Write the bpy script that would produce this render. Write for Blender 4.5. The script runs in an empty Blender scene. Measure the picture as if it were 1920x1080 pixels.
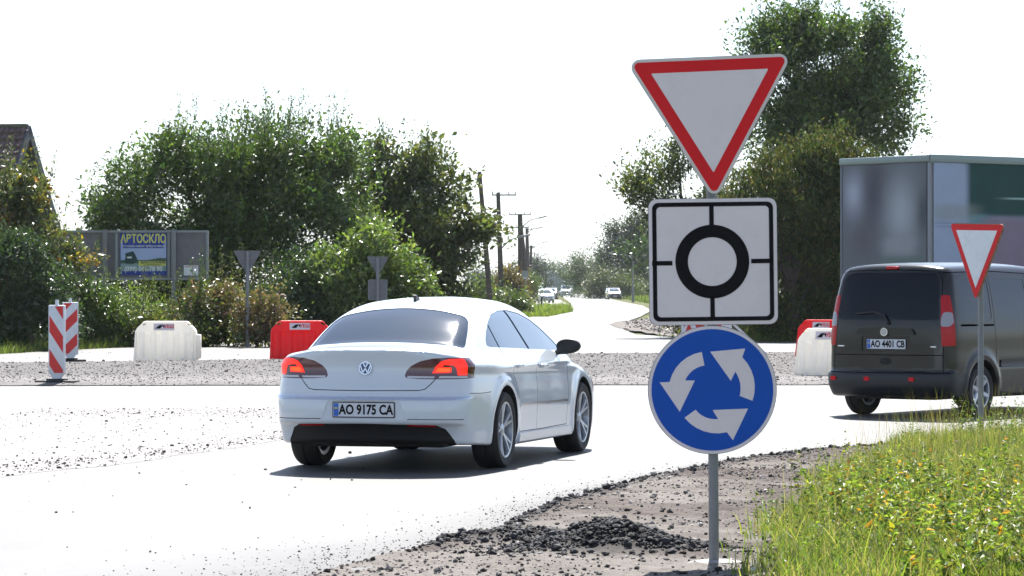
import bpy, bmesh, math, random
import numpy as np
from mathutils import Vector, Matrix

R = math.radians
F = 5870.0          # focal length in pixels of the 1920 px wide photograph
H = 1.52            # camera height
scene = bpy.context.scene
COL = scene.collection

# ---------------------------------------------------------------- camera
cam_d = bpy.data.cameras.new("camera")
cam = bpy.data.objects.new("camera", cam_d)
COL.objects.link(cam)
cam.location = (0, 0, H)
cam.rotation_euler = (R(90), 0, 0)
cam_d.sensor_width = 36.0
cam_d.lens = F / 1920 * 36.0
cam_d.clip_start = 0.5
cam_d.clip_end = 6000
cam_d.dof.use_dof = True
cam_d.dof.focus_distance = 27.0
cam_d.dof.aperture_fstop = 18.0
scene.camera = cam

# ---------------------------------------------------------------- light
SUN_EL, SUN_AZ = 54.0, 4.5       # azimuth measured clockwise from +Y (view direction)
world = bpy.data.worlds.new("World")
scene.world = world
world.use_nodes = True
nt = world.node_tree
for n in list(nt.nodes):
    nt.nodes.remove(n)
sky = nt.nodes.new('ShaderNodeTexSky')
sky.sky_type = 'NISHITA'
sky.sun_disc = False
sky.sun_elevation = R(SUN_EL)
sky.sun_rotation = R(SUN_AZ)
sky.air_density = 1.0
sky.dust_density = 0.6
sky.ozone_density = 1.0
bg = nt.nodes.new('ShaderNodeBackground')
bg.inputs['Strength'].default_value = 0.068
wo = nt.nodes.new('ShaderNodeOutputWorld')
hs = nt.nodes.new('ShaderNodeHueSaturation'); hs.inputs['Saturation'].default_value = 0.55
tint = nt.nodes.new('ShaderNodeVectorMath'); tint.operation = 'MULTIPLY'; tint.inputs[1].default_value = (0.90, 0.98, 1.12)
nt.links.new(sky.outputs[0], hs.inputs['Color']); nt.links.new(hs.outputs[0], tint.inputs[0]); nt.links.new(tint.outputs[0], bg.inputs[0])
nt.links.new(bg.outputs[0], wo.inputs[0])

sd = bpy.data.lights.new("sun", 'SUN')
sd.energy = 5.0
sd.angle = R(0.55)
sd.color = (1.0, 0.96, 0.90)
sun = bpy.data.objects.new("sun", sd)
COL.objects.link(sun)
SUNV = Vector((math.sin(R(SUN_AZ)) * math.cos(R(SUN_EL)), math.cos(R(SUN_AZ)) * math.cos(R(SUN_EL)), math.sin(R(SUN_EL))))
sun.rotation_euler = (-SUNV).to_track_quat('-Z', 'Y').to_euler()
sun.location = SUNV * 200

scene.view_settings.view_transform = 'Standard'
scene.view_settings.look = 'None'
scene.view_settings.exposure = 1.5
scene.view_settings.gamma = 1.0
scene.cycles.max_bounces = 6
scene.cycles.diffuse_bounces = 3
scene.cycles.glossy_bounces = 3
scene.cycles.transmission_bounces = 4
scene.cycles.transparent_max_bounces = 8
scene.cycles.caustics_reflective = False
scene.cycles.caustics_refractive = False
scene.cycles.sample_clamp_indirect = 6.0

# ---------------------------------------------------------------- helpers
def at(px, py, D):
    """world point seen at photo pixel (px,py) at distance D along the road"""
    return Vector(((px - 960.0) / F * D, D, H + (540.0 - py) / F * D))

def gnd(px, py):
    D = F * H / (py - 540.0)
    return Vector(((px - 960.0) / F * D, D, 0))

def tag(o, label=None, cat=None, group=None, kind=None):
    if label: o['label'] = label
    if cat: o['category'] = cat
    if group: o['group'] = group
    if kind: o['kind'] = kind
    return o

def empty(name, loc=(0, 0, 0), rz=0, label=None, cat=None, group=None, rot=None):
    o = bpy.data.objects.new(name, None)
    COL.objects.link(o)
    o.location = loc
    o.rotation_euler = rot if rot else (0, 0, rz)
    o.empty_display_size = 0.2
    tag(o, label, cat, group)
    return o

def link(name, me, mats=None, parent=None, loc=None, rot=None):
    o = bpy.data.objects.new(name, me)
    COL.objects.link(o)
    if mats is not None and len(me.materials) == 0:
        for m in (mats if isinstance(mats, (list, tuple)) else [mats]):
            me.materials.append(m)
    if parent: o.parent = parent
    if loc is not None: o.location = loc
    if rot is not None: o.rotation_euler = rot
    return o

def np_mesh(name, V, Fc, mats=None, smooth=False, col=None, midx=None):
    """V (n,3), Fc (m,k) faces all of the same size"""
    me = bpy.data.meshes.new(name)
    V = np.asarray(V, dtype=np.float32); Fc = np.asarray(Fc, dtype=np.int32)
    n, (m, k) = len(V), Fc.shape
    me.vertices.add(n); me.vertices.foreach_set('co', V.ravel())
    me.loops.add(m * k); me.loops.foreach_set('vertex_index', Fc.ravel())
    me.polygons.add(m)
    me.polygons.foreach_set('loop_start', np.arange(0, m * k, k, dtype=np.int32))
    me.polygons.foreach_set('loop_total', np.full(m, k, dtype=np.int32))
    me.polygons.foreach_set('use_smooth', np.full(m, smooth, dtype=bool))
    if midx is not None:
        me.polygons.foreach_set('material_index', np.asarray(midx, dtype=np.int32))
    me.update(calc_edges=True)
    if col is not None:
        a = me.color_attributes.new('Col', 'FLOAT_COLOR', 'POINT')
        c = np.ones((n, 4), dtype=np.float32); c[:, :3] = col
        a.data.foreach_set('color', c.ravel())
    if mats is not None:
        for mm in (mats if isinstance(mats, (list, tuple)) else [mats]):
            me.materials.append(mm)
    return me

def copy_tree(o, parent=None, chs=None):
    c = o.copy(); COL.objects.link(c)
    if parent: c.parent = parent
    for ch in list(o.children):
        copy_tree(ch, c)
    return c

# ---- bmesh shape helpers
class MB:
    def __init__(s): s.bm = bmesh.new(); s.cur = 0
    def setmat(s, i):
        for f in s.bm.faces:
            if not f.tag: f.tag = True; f.material_index = s.cur
        s.cur = i
        return s
    def box(s, c, size, rot=None, bev=0.0):
        r = bmesh.ops.create_cube(s.bm, size=1.0)
        vs = r['verts']
        M = Matrix.Translation(Vector(c)) @ (rot.to_4x4() if rot is not None else Matrix.Identity(4)) @ Matrix.Diagonal((*size, 1))
        bmesh.ops.transform(s.bm, matrix=M, verts=vs)
        if bev > 0:
            es = list({e for v in vs for e in v.link_edges})
            bmesh.ops.bevel(s.bm, geom=es, offset=bev, segments=2, affect='EDGES', profile=0.5)
        return s
    def cyl(s, a, b, r, r2=None, seg=14, cap=True):
        a = Vector(a); b = Vector(b); d = b - a
        res = bmesh.ops.create_cone(s.bm, cap_ends=cap, cap_tris=False, segments=seg, radius1=r, radius2=(r if r2 is None else r2), depth=d.length)
        q = Vector((0, 0, 1)).rotation_difference(d)
        M = Matrix.Translation((a + b) / 2) @ q.to_matrix().to_4x4()
        bmesh.ops.transform(s.bm, matrix=M, verts=res['verts'])
        return s
    def tube(s, pts, rad, seg=8):
        pts = [Vector(p) for p in pts]
        n = len(pts)
        rads = rad if isinstance(rad, (list, tuple)) else [rad] * n
        rings = []
        up = Vector((0.13, 0.21, 1)).normalized()
        for i, p in enumerate(pts):
            t = (pts[min(i + 1, n - 1)] - pts[max(i - 1, 0)]).normalized()
            u = t.cross(up)
            if u.length < 1e-3: u = t.cross(Vector((1, 0, 0)))
            u.normalize(); w = t.cross(u)
            rings.append([s.bm.verts.new(p + (u * math.cos(2 * math.pi * k / seg) + w * math.sin(2 * math.pi * k / seg)) * rads[i]) for k in range(seg)])
        for i in range(n - 1):
            for k in range(seg):
                s.bm.faces.new((rings[i][k], rings[i][(k + 1) % seg], rings[i + 1][(k + 1) % seg], rings[i + 1][k]))
        s.bm.faces.new(rings[0][::-1]); s.bm.faces.new(rings[-1])
        return s
    def prism(s, poly, z0, z1, M=None):
        """extrude a 2D polygon between z0 and z1 (local), then transform"""
        v0 = [s.bm.verts.new((x, y, z0)) for x, y in poly]
        v1 = [s.bm.verts.new((x, y, z1)) for x, y in poly]
        n = len(poly)
        fs = [s.bm.faces.new(v0[::-1]), s.bm.faces.new(v1)]
        for i in range(n):
            fs.append(s.bm.faces.new((v0[i], v0[(i + 1) % n], v1[(i + 1) % n], v1[i])))
        if M is not None:
            bmesh.ops.transform(s.bm, matrix=M, verts=v0 + v1)
        return s
    def ringprism(s, outer, inner, z0, z1, M=None):
        n = len(outer)
        a = [s.bm.verts.new((x, y, z1)) for x, y in outer]; b = [s.bm.verts.new((x, y, z1)) for x, y in inner]
        c = [s.bm.verts.new((x, y, z0)) for x, y in outer]; d = [s.bm.verts.new((x, y, z0)) for x, y in inner]
        for i in range(n):
            j = (i + 1) % n
            s.bm.faces.new((a[i], a[j], b[j], b[i])); s.bm.faces.new((c[i], d[i], d[j], c[j]))
            s.bm.faces.new((c[i], c[j], a[j], a[i])); s.bm.faces.new((b[i], b[j], d[j], d[i]))
        if M is not None:
            bmesh.ops.transform(s.bm, matrix=M, verts=a + b + c + d)
        return s
    def lathe(s, prof, seg=32, M=None, close=False):
        """prof: list of (r, z) revolved round z"""
        rings = []
        for r, z in prof:
            rings.append([s.bm.verts.new((r * math.cos(2 * math.pi * k / seg), r * math.sin(2 * math.pi * k / seg), z)) for k in range(seg)])
        vs = [v for q in rings for v in q]
        m = len(prof)
        for i in range(m if close else m - 1):
            A = rings[i]; B = rings[(i + 1) % m]
            for k in range(seg):
                s.bm.faces.new((A[k], A[(k + 1) % seg], B[(k + 1) % seg], B[k]))
        if not close:
            s.bm.faces.new(rings[0][::-1]); s.bm.faces.new(rings[-1])
        if M is not None: bmesh.ops.transform(s.bm, matrix=M, verts=vs)
        return s
    def mesh(s, name, smooth=None):
        s.setmat(0)
        bmesh.ops.recalc_face_normals(s.bm, faces=s.bm.faces)
        if smooth is not None:
            for f in s.bm.faces: f.smooth = True
            for e in s.bm.edges:
                e.smooth = e.calc_face_angle(3.2) < R(smooth)
        me = bpy.data.meshes.new(name); s.bm.to_mesh(me); s.bm.free()
        return me
    def build(s, name, mats, parent=None, loc=None, rot=None, smooth=35):
        return link(name, s.mesh(name, smooth), mats, parent, loc, rot)

def text_mesh(txt, size, sx=1.0, bold=0.0, depth=0.001, align='CENTER'):
    cu = bpy.data.curves.new('t', 'FONT')
    cu.body = txt; cu.size = size; cu.align_x = align; cu.align_y = 'CENTER'
    cu.extrude = depth; cu.offset = bold; cu.resolution_u = 3
    ob = bpy.data.objects.new('t', cu); COL.objects.link(ob)
    bpy.context.view_layer.update()
    me = bpy.data.meshes.new_from_object(ob.evaluated_get(bpy.context.evaluated_depsgraph_get()))
    bpy.data.objects.remove(ob); bpy.data.curves.remove(cu)
    me.transform(Matrix.Diagonal((sx, 1, 1, 1)))
    me.materials.clear()
    return me

# faces the -Y direction: local x -> world x, local y -> world z, local z -> world -y
FACE = Matrix(((1, 0, 0, 0), (0, 0, -1, 0), (0, 1, 0, 0), (0, 0, 0, 1)))

# ---------------------------------------------------------------- materials
def mat(name, color, rough=0.5, metal=0.0, spec=0.5, coat=0.0, var=0.0, vscale=8.0, bump=0.0, bscale=60.0, emit=None, estr=0.0, attr=False, dirt=None, coords='Object'):
    m = bpy.data.materials.new(name); m.use_nodes = True
    t = m.node_tree; b = t.nodes['Principled BSDF']
    b.inputs['Base Color'].default_value = (*color, 1)
    b.inputs['Roughness'].default_value = rough
    b.inputs['Metallic'].default_value = metal
    b.inputs['Specular IOR Level'].default_value = spec
    b.inputs['Coat Weight'].default_value = coat
    b.inputs['Coat Roughness'].default_value = 0.04
    if emit:
        b.inputs['Emission Color'].default_value = (*emit, 1); b.inputs['Emission Strength'].default_value = estr
    tc = t.nodes.new('ShaderNodeTexCoord')
    src = None
    if attr:
        a = t.nodes.new('ShaderNodeAttribute'); a.attribute_name = 'Col'; src = a.outputs['Color']
    if var > 0:
        n = t.nodes.new('ShaderNodeTexNoise'); n.inputs['Scale'].default_value = vscale; n.inputs['Detail'].default_value = 6; n.inputs['Roughness'].default_value = 0.65
        t.links.new(tc.outputs[coords], n.inputs['Vector'])
        mr = t.nodes.new('ShaderNodeMapRange'); mr.inputs['From Min'].default_value = 0.25; mr.inputs['From Max'].default_value = 0.75
        mr.inputs['To Min'].default_value = 1 - var; mr.inputs['To Max'].default_value = 1 + var
        t.links.new(n.outputs['Fac'], mr.inputs['Value'])
        mx = t.nodes.new('ShaderNodeVectorMath'); mx.operation = 'SCALE'
        if src is None:
            mx.inputs[0].default_value = color
        else:
            t.links.new(src, mx.inputs[0])
        t.links.new(mr.outputs[0], mx.inputs['Scale']); src = mx.outputs[0]
    if dirt:
        dcol, amt, dsc = dirt
        n2 = t.nodes.new('ShaderNodeTexNoise'); n2.inputs['Scale'].default_value = dsc; n2.inputs['Detail'].default_value = 8; n2.inputs['Roughness'].default_value = 0.75
        t.links.new(tc.outputs[coords], n2.inputs['Vector'])
        mr2 = t.nodes.new('ShaderNodeMapRange'); mr2.inputs['From Min'].default_value = 0.48; mr2.inputs['From Max'].default_value = 0.7; mr2.inputs['To Max'].default_value = amt
        t.links.new(n2.outputs['Fac'], mr2.inputs['Value'])
        mm = t.nodes.new('ShaderNodeMix'); mm.data_type = 'RGBA'
        t.links.new(mr2.outputs[0], mm.inputs[0])
        if src is None: mm.inputs[6].default_value = (*color, 1)
        else: t.links.new(src, mm.inputs[6])
        mm.inputs[7].default_value = (*dcol, 1); src = mm.outputs[2]
    if src is not None:
        t.links.new(src, b.inputs['Base Color'])
    if bump > 0:
        n3 = t.nodes.new('ShaderNodeTexNoise'); n3.inputs['Scale'].default_value = bscale; n3.inputs['Detail'].default_value = 5
        t.links.new(tc.outputs[coords], n3.inputs['Vector'])
        bp = t.nodes.new('ShaderNodeBump'); bp.inputs['Strength'].default_value = bump; bp.inputs['Distance'].default_value = 0.02
        t.links.new(n3.outputs['Fac'], bp.inputs['Height']); t.links.new(bp.outputs[0], b.inputs['Normal'])
    return m

def leaf_mat(name, rough=0.42, trans=0.35, spec=0.6):
    m = bpy.data.materials.new(name); m.use_nodes = True
    t = m.node_tree; b = t.nodes['Principled BSDF']; out = t.nodes['Material Output']
    a = t.nodes.new('ShaderNodeAttribute'); a.attribute_name = 'Col'
    t.links.new(a.outputs['Color'], b.inputs['Base Color'])
    b.inputs['Roughness'].default_value = rough; b.inputs['Specular IOR Level'].default_value = spec
    tr = t.nodes.new('ShaderNodeBsdfTranslucent')
    sc = t.nodes.new('ShaderNodeVectorMath'); sc.operation = 'MULTIPLY'; sc.inputs[1].default_value = (2.1, 2.2, 0.95)
    t.links.new(a.outputs['Color'], sc.inputs[0]); t.links.new(sc.outputs[0], tr.inputs['Color'])
    mx = t.nodes.new('ShaderNodeMixShader'); mx.inputs[0].default_value = trans
    t.links.new(b.outputs[0], mx.inputs[1]); t.links.new(tr.outputs[0], mx.inputs[2]); t.links.new(mx.outputs[0], out.inputs['Surface'])
    return m

M = {}
M['leaf'] = leaf_mat('leaf', 0.36, 0.27, 0.8)
M['grass'] = leaf_mat('grass_blade', 0.5, 0.32, 0.4)
M['needle'] = leaf_mat('needle', 0.55, 0.25, 0.3)
M['bark'] = mat('bark', (0.10, 0.08, 0.065), 0.9, var=0.4, vscale=14, bump=0.6, bscale=40)
M['wood_pole'] = mat('weathered_wood', (0.085, 0.07, 0.06), 0.9, var=0.35, vscale=5, bump=0.4, bscale=30)
M['asphalt'] = mat('asphalt', (0.105, 0.105, 0.104), 0.56, spec=0.32, var=0.10, vscale=1.6, bump=0.25, bscale=90, dirt=((0.08, 0.078, 0.076), 0.35, 2.2))
M['gravel'] = mat('crushed_gravel', (0.078, 0.073, 0.071), 0.95, spec=0.2, var=0.2, vscale=9, attr=True)
M['soil'] = mat('soil', (0.09, 0.075, 0.065), 0.95, spec=0.15, var=0.35, vscale=22, attr=True, bump=0.7, bscale=120)
M['stone'] = mat('stone', (0.1, 0.1, 0.1), 0.85, spec=0.3, attr=True)
M['earth'] = mat('meadow_ground', (0.075, 0.09, 0.03), 0.95, spec=0.1, var=0.5, vscale=0.7, dirt=((0.16, 0.13, 0.09), 0.8, 0.35))
M['concrete'] = mat('concrete', (0.30, 0.29, 0.28), 0.9, var=0.2, vscale=12, bump=0.5, bscale=60)
M['galv'] = mat('galvanised_steel', (0.20, 0.21, 0.22), 0.5, metal=0.35, var=0.15, vscale=10)
M['signback'] = mat('sign_back_grey', (0.16, 0.165, 0.175), 0.55, metal=0.2, var=0.12, vscale=6)
M['signwhite'] = mat('sign_white', (0.72, 0.66, 0.69), 0.35, spec=0.3, var=0.03, vscale=3, dirt=((0.56, 0.52, 0.53), 0.35, 5))
M['signrim'] = mat('sign_rim', (0.62, 0.59, 0.58), 0.45, var=0.05, vscale=8)
M['signred'] = mat('sign_red', (0.66, 0.010, 0.016), 0.4, spec=0.2, var=0.06, vscale=5)
M['signblue'] = mat('sign_blue', (0.004, 0.078, 0.44), 0.4, spec=0.2, var=0.06, vscale=5)
M['signblack'] = mat('sign_black', (0.006, 0.005, 0.008), 0.5, spec=0.12)
M['black'] = mat('black_plastic', (0.012, 0.012, 0.013), 0.5)
M['rubber'] = mat('rubber', (0.016, 0.016, 0.017), 0.75, var=0.2, vscale=30)

# ---------------------------------------------------------------- noise
def vnoise(x, y, seed=0):
    """cheap vectorised value noise in [-1,1]"""
    xi = np.floor(x).astype(np.int64); yi = np.floor(y).astype(np.int64)
    xf = x - xi; yf = y - yi
    u = xf * xf * (3 - 2 * xf); v = yf * yf * (3 - 2 * yf)
    def h(a, b):
        n = (a * 374761393 + b * 668265263 + seed * 1274126177) & 0xffffffff
        n = ((n ^ (n >> 13)) * 1274126177) & 0xffffffff
        n = n ^ (n >> 16)
        return (n & 0xffff) / 32767.5 - 1
    return (h(xi, yi) * (1 - u) + h(xi + 1, yi) * u) * (1 - v) + (h(xi, yi + 1) * (1 - u) + h(xi + 1, yi + 1) * u) * v

def fbm(x, y, octs=4, seed=0):
    r = 0; a = 1.0; t = 0
    for o in range(octs):
        r = r + a * vnoise(x * 2 ** o, y * 2 ** o, seed + o * 17); t += a; a *= 0.55
    return r / t

def hgrid(x0, x1, y0, y1, st, hf, cf, name, m, keep=None, sty=None):
    sty = sty or st
    xs = np.arange(x0, x1 + st / 2, st); ys = np.arange(y0, y1 + sty / 2, sty)
    X, Y = np.meshgrid(xs, ys)
    Z = hf(X, Y); V = np.stack([X, Y, Z], -1).reshape(-1, 3)
    n = len(xs); idx = np.arange(len(V)).reshape(len(ys), n)
    Q = np.stack([idx[:-1, :-1], idx[:-1, 1:], idx[1:, 1:], idx[1:, :-1]], -1).reshape(-1, 4)
    if keep is not None:
        k = keep(X, Y).reshape(-1); Q = Q[k[Q].all(axis=1)]
        used = np.unique(Q); mp = np.full(len(V), -1); mp[used] = np.arange(len(used))
        V = V[used]; Q = mp[Q]; X = V[:, 0]; Y = V[:, 1]
    c = cf(V[:, 0], V[:, 1]) if cf else None
    return np_mesh(name, V, Q, m, True, c)

# icosahedron used for loose stones
_t = (1 + 5 ** .5) / 2
ICO_V = np.array([(-1, _t, 0), (1, _t, 0), (-1, -_t, 0), (1, -_t, 0), (0, -1, _t), (0, 1, _t), (0, -1, -_t), (0, 1, -_t), (_t, 0, -1), (_t, 0, 1), (-_t, 0, -1), (-_t, 0, 1)]) / 1.902
ICO_F = np.array([(0, 11, 5), (0, 5, 1), (0, 1, 7), (0, 7, 10), (0, 10, 11), (1, 5, 9), (5, 11, 4), (11, 10, 2), (10, 7, 6), (7, 1, 8), (3, 9, 4), (3, 4, 2), (3, 2, 6), (3, 6, 8), (3, 8, 9), (4, 9, 5), (2, 4, 11), (6, 2, 10), (8, 6, 7), (9, 8, 1)])
def stones(name, P, S, C, rng, m=None, flat=0.7):
    n = len(P)
    V = ICO_V[None] * (1 + rng.uniform(-.28, .28, (n, 12, 1)))
    V = V * np.stack([np.ones(n), rng.uniform(.6, 1, n), rng.uniform(flat - .25, flat + .1, n)], -1)[:, None, :]
    a = rng.uniform(0, 6.28, n); ca, sa = np.cos(a), np.sin(a)
    x = V[..., 0] * ca[:, None] - V[..., 1] * sa[:, None]; y = V[..., 0] * sa[:, None] + V[..., 1] * ca[:, None]
    V = np.stack([x, y, V[..., 2]], -1) * S[:, None, None] + P[:, None, :]
    Fc = ICO_F[None] + (np.arange(n) * 12)[:, None, None]
    col = np.repeat(C, 12, axis=0)
    return np_mesh(name, V.reshape(-1, 3), Fc.reshape(-1, 3), m or M['stone'], False, col)

# ---------------------------------------------------------------- the setting
# edge of the asphalt in the foreground: x of the edge as a function of y
ED = [(1080, 560), (1040, 700), (1010, 870), (985, 930), (950, 1000), (920, 1100), (895, 1200), (865, 1350), (845, 1500), (830, 1700), (822, 1850), (812, 2100), (800, 2500)]
EY = np.array([F * H / (a - 540.0) for a, b in ED]); EX = np.array([(b - 960.0) / F * F * H / (a - 540.0) for a, b in ED])
# parametrise as y-edge as function of x beyond the bend, x-edge otherwise -> signed distance to the polyline
EP = np.stack([EX, EY], -1)
EP = np.concatenate([[[EP[0, 0] - 1.4, EP[0, 1] - 3.0]], EP], 0)
def edge_d(X, Y):
    """positive on the soil side (right / below), negative on the road side"""
    best = np.full(X.shape, 1e9); sg = np.ones(X.shape)
    for i in range(len(EP) - 1):
        a, b = EP[i], EP[i + 1]; d = b - a; L2 = (d ** 2).sum()
        t = np.clip(((X - a[0]) * d[0] + (Y - a[1]) * d[1]) / L2, 0, 1)
        px, py = a[0] + t * d[0], a[1] + t * d[1]
        ds = np.hypot(X - px, Y - py)
        cr = d[0] * (Y - a[1]) - d[1] * (X - a[0])
        m = ds < best
        best = np.where(m, ds, best); sg = np.where(m, np.where(cr < 0, 1.0, -1.0), sg)
    return best * sg

def sstep(a, b, x):
    t = np.clip((x - a) / (b - a), 0, 1); return t * t * (3 - 2 * t)

HEAP = (0.58, 17.95)
def soil_h(X, Y):
    d = edge_d(X, Y)
    n = fbm(X * 2.3, Y * 2.3, 4, 3)
    z = -0.03 + 0.045 * sstep(-0.05, 0.35, d) + 0.022 * n * sstep(0.0, 0.4, d)
    z = z + 0.012 * fbm(X * 11, Y * 11, 3, 8) * sstep(-0.05, 0.2, d)
    # ragged broken lip along the asphalt
    z = z + 0.03 * np.exp(-((d - 0.10 - 0.05 * n) / 0.10) ** 2)
    # heap of old asphalt lumps and low bank in front of it
    z = z + 0.17 * np.exp(-(((X - HEAP[0]) / 0.36) ** 2 + ((Y - HEAP[1]) / 0.36) ** 2)) * (1 + .25 * fbm(X * 9, Y * 9, 3, 5))
    z = z + 0.06 * np.exp(-(((X - 0.05) / 0.55) ** 2 + ((Y - 18.65) / 0.25) ** 2))
    z = z + 0.05 * np.exp(-(((X - 0.10) / 0.45) ** 2 + ((Y - 17.1) / 0.4) ** 2))
    z = z + 0.08 * sstep(1.8, 3.6, d)
    return z
def soil_c(X, Y):
    d = edge_d(X, Y); n = fbm(X * 3.1, Y * 3.1, 4, 21)[:, None]; n2 = fbm(X * 14, Y * 14, 2, 33)[:, None]
    base = np.array([0.088, 0.073, 0.066])[None] * (1 + 0.35 * n + 0.25 * n2)
    light = np.array([0.16, 0.145, 0.133])[None]
    w = sstep(0.0, 0.6, fbm(X * .9, Y * 1.2, 3, 41) + 0.75 * (Y < 18.0))[:, None]
    c = base * (1 - w) + light * w * (1 + .15 * n2)
    dk = (np.exp(-((d - 0.08) / 0.13) ** 2) * sstep(17.5, 19.5, Y))[:, None]
    c = c * (1 - .72 * dk) + np.array([0.026, 0.026, 0.027])[None] * .72 * dk
    hp = (np.exp(-(((X - HEAP[0]) / 0.46) ** 2 + ((Y - HEAP[1]) / 0.45) ** 2)) + .8 * np.exp(-(((X + .05) / .5) ** 2 + ((Y - 18.8) / .3) ** 2)))[:, None]
    hp = np.clip(hp * 1.5, 0, 1)
    c = c * (1 - .88 * hp) + np.array([0.02, 0.02, 0.021])[None] * .88 * hp
    return np.clip(c, 0.008, 1)

base = MB()
v = [base.bm.verts.new(p) for p in ((-2500, -60, -0.06), (2500, -60, -0.06), (2500, 4500, -0.06), (-2500, 4500, -0.06))]
base.bm.faces.new(v)
o = base.build('ground', M['earth']); tag(o, kind='structure')

me = hgrid(-3.2, 9.0, 13.0, 34.0, 0.035, soil_h, soil_c, 'shoulder', M['soil'], keep=lambda X, Y: edge_d(X, Y) > -0.25)
tag(link('shoulder', me), kind='structure')

def ragged(pts, amp, step, seed=0, closed=True):
    """subdivide a polygon outline and roughen it"""
    out = []
    n = len(pts)
    rnd = random.Random(seed)
    for i in range(n):
        a = Vector(pts[i][:2]); b = Vector(pts[(i + 1) % n][:2]); am = pts[i][2] if len(pts[i]) > 2 else amp
        L = (b - a).length; k = max(1, min(400, int(L / step))) if am > 0 else 1
        nr = Vector((-(b - a).y, (b - a).x)).normalized()
        for j in range(k):
            p = a.lerp(b, j / k)
            q = float(fbm(np.array([p.x * 1.3]), np.array([p.y * 1.3]), 4, seed)[0])
            if j > 0 or am > 0: p = p + nr * (q * am * (1 if j else 0.3))
            out.append((p.x, p.y))
    return out

def sheet(name, pts, z, m, kind='structure'):
    b = MB(); vs = [b.bm.verts.new((x, y, z)) for x, y in pts]
    f = b.bm.faces.new(vs); bmesh.ops.triangulate(b.bm, faces=[f])
    for ff in b.bm.faces:
        if ff.normal.z < 0: ff.normal_flip()
    me = bpy.data.meshes.new(name); b.bm.to_mesh(me); b.bm.free()
    return tag(link(name, me, m), kind=kind)

# asphalt of the junction: bounded in front by the soil shoulder, behind by the verges, with the street leaving it
pts = []
pts += [(-60, -30, 0), (EP[0, 0], -30, 0)]
pts += [(EP[i, 0], EP[i, 1], 0.05) for i in range(len(EP))]
pts += [(60, 36, 0), (60, 88, 0), (12, 88, .25)]
g = gnd
r_edge = [g(1500, 640), g(1290, 633), g(1190, 627), g(1165, 615), g(1170, 604), g(1200, 594), g(1222, 582), g(1205, 573), g(1168, 566), g(1140, 559), g(1110, 553.5), g(1090, 551)]
l_edge = [g(1066, 551), g(1055, 555), g(1058, 560), g(1068, 567), g(1072, 572), g(1040, 585), g(1000, 593.5), g(960, 601), g(880, 612), g(700, 628), g(500, 641), g(330, 648), g(130, 656), g(0, 664), g(-300, 672)]
pts += [(p.x, p.y, 0.12 if p.y < 150 else 0.0) for p in r_edge]
pts += [(p.x, p.y, 0.12 if p.y < 150 else 0.0) for p in l_edge]
pts += [(-60, 66, 0)]
road = sheet('road', ragged(pts, 0.1, 0.12, 5), 0.0, M['asphalt'])

# grey strip of crushed stone across the junction
def gl(X): # near edge and far edge of the strip
    xp = X
    near = 48.6 + 0.030 * (xp + 5) * 1.0
    far = np.interp(xp, [-12, -5, 1.6, 12], [62, 66, 72, 74.5])
    return near, far
def gr_keep(X, Y):
    nr, fr = gl(X)
    return (Y > nr + .15 * fbm(X * 1.5, Y * 0, 3, 2)) & (Y < fr + .9 * fbm(X * 1.1, Y * 0, 4, 9))
def gr_h(X, Y):
    nr, fr = gl(X)
    e = np.minimum(Y - nr, fr - Y)
    return 0.008 + 0.03 * sstep(-0.3, 1.0, e) + 0.004 * fbm(X * 4, Y * 1.6, 4, 13) + 0.0012 * vnoise(X * 11, Y * 7, 4)
def gr_c(X, Y):
    n = fbm(X * 2.2, Y * .8, 4, 71)[:, None]; n2 = vnoise(X * 14, Y * 3, 5)[:, None]
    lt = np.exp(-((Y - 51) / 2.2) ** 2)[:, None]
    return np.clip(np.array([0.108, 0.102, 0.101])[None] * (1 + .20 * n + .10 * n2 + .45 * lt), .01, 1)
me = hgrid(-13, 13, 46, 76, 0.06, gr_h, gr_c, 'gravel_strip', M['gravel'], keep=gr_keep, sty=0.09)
tag(link('gravel_strip', me), kind='structure')

# pale gravelly patch on the left with loose chippings
def pk(X, Y):
    top = np.interp(X, [-9, -3.2, -2.2, -1.6], [39.5, 39.8, 38.5, 37])
    bot = np.interp(X, [-9, -4.3, -3.2, -2.4, -1.6], [21, 24.5, 27.5, 30.5, 34])
    return (Y < top + .5 * fbm(X * 1.3, Y * 0, 4, 12)) & (Y > bot + .6 * fbm(X * 1.3, Y * .9, 4, 14)) & (X < -1.7 + .4 * fbm(Y * 1.1, X * 0, 3, 1))
def pc(X, Y):
    n = fbm(X * 5, Y * 3.2, 4, 77)[:, None]; n2 = vnoise(X * 21, Y * 14, 6)[:, None]
    return np.clip(np.array([0.235, 0.228, 0.225])[None] * (1 + .12 * n + .16 * n2), .02, 1)
me = hgrid(-9, -1.2, 20, 41, 0.04, lambda X, Y: 0.0022 + 0.0012 * fbm(X * 6, Y * 4, 3, 90), pc, 'gravel_patch', M['gravel'], keep=pk, sty=0.06)
tag(link('gravel_patch', me), kind='structure')

# verge of trodden earth and pebbles right of the street mouth
me = hgrid(2.5, 22, 74, 175, 0.22, lambda X, Y: 0.015 + 0.015 * fbm(X * 1.2, Y * .6, 4, 51), lambda X, Y: np.clip(np.array([0.16, 0.145, 0.135])[None] * (1 + .4 * fbm(X * 2, Y, 4, 52)[:, None]), .01, 1), 'verge', M['soil'],
           keep=lambda X, Y: (X > np.interp(Y, [78, 84, 97, 120, 139, 149, 165, 175], [9.5, 8.6, 5.2, 4.3, 4.9, 6.3, 8.0, 9.5]) - .5 + .3 * fbm(Y * .6, X * 0, 3, 3)) & (Y > np.interp(X, [3, 5, 8, 22], [98, 94.5, 90.5, 86.0]) - 3.0 + .4 * fbm(X, Y * 0, 3, 7)), sty=0.35)
tag(link('verge', me), kind='structure')

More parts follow.
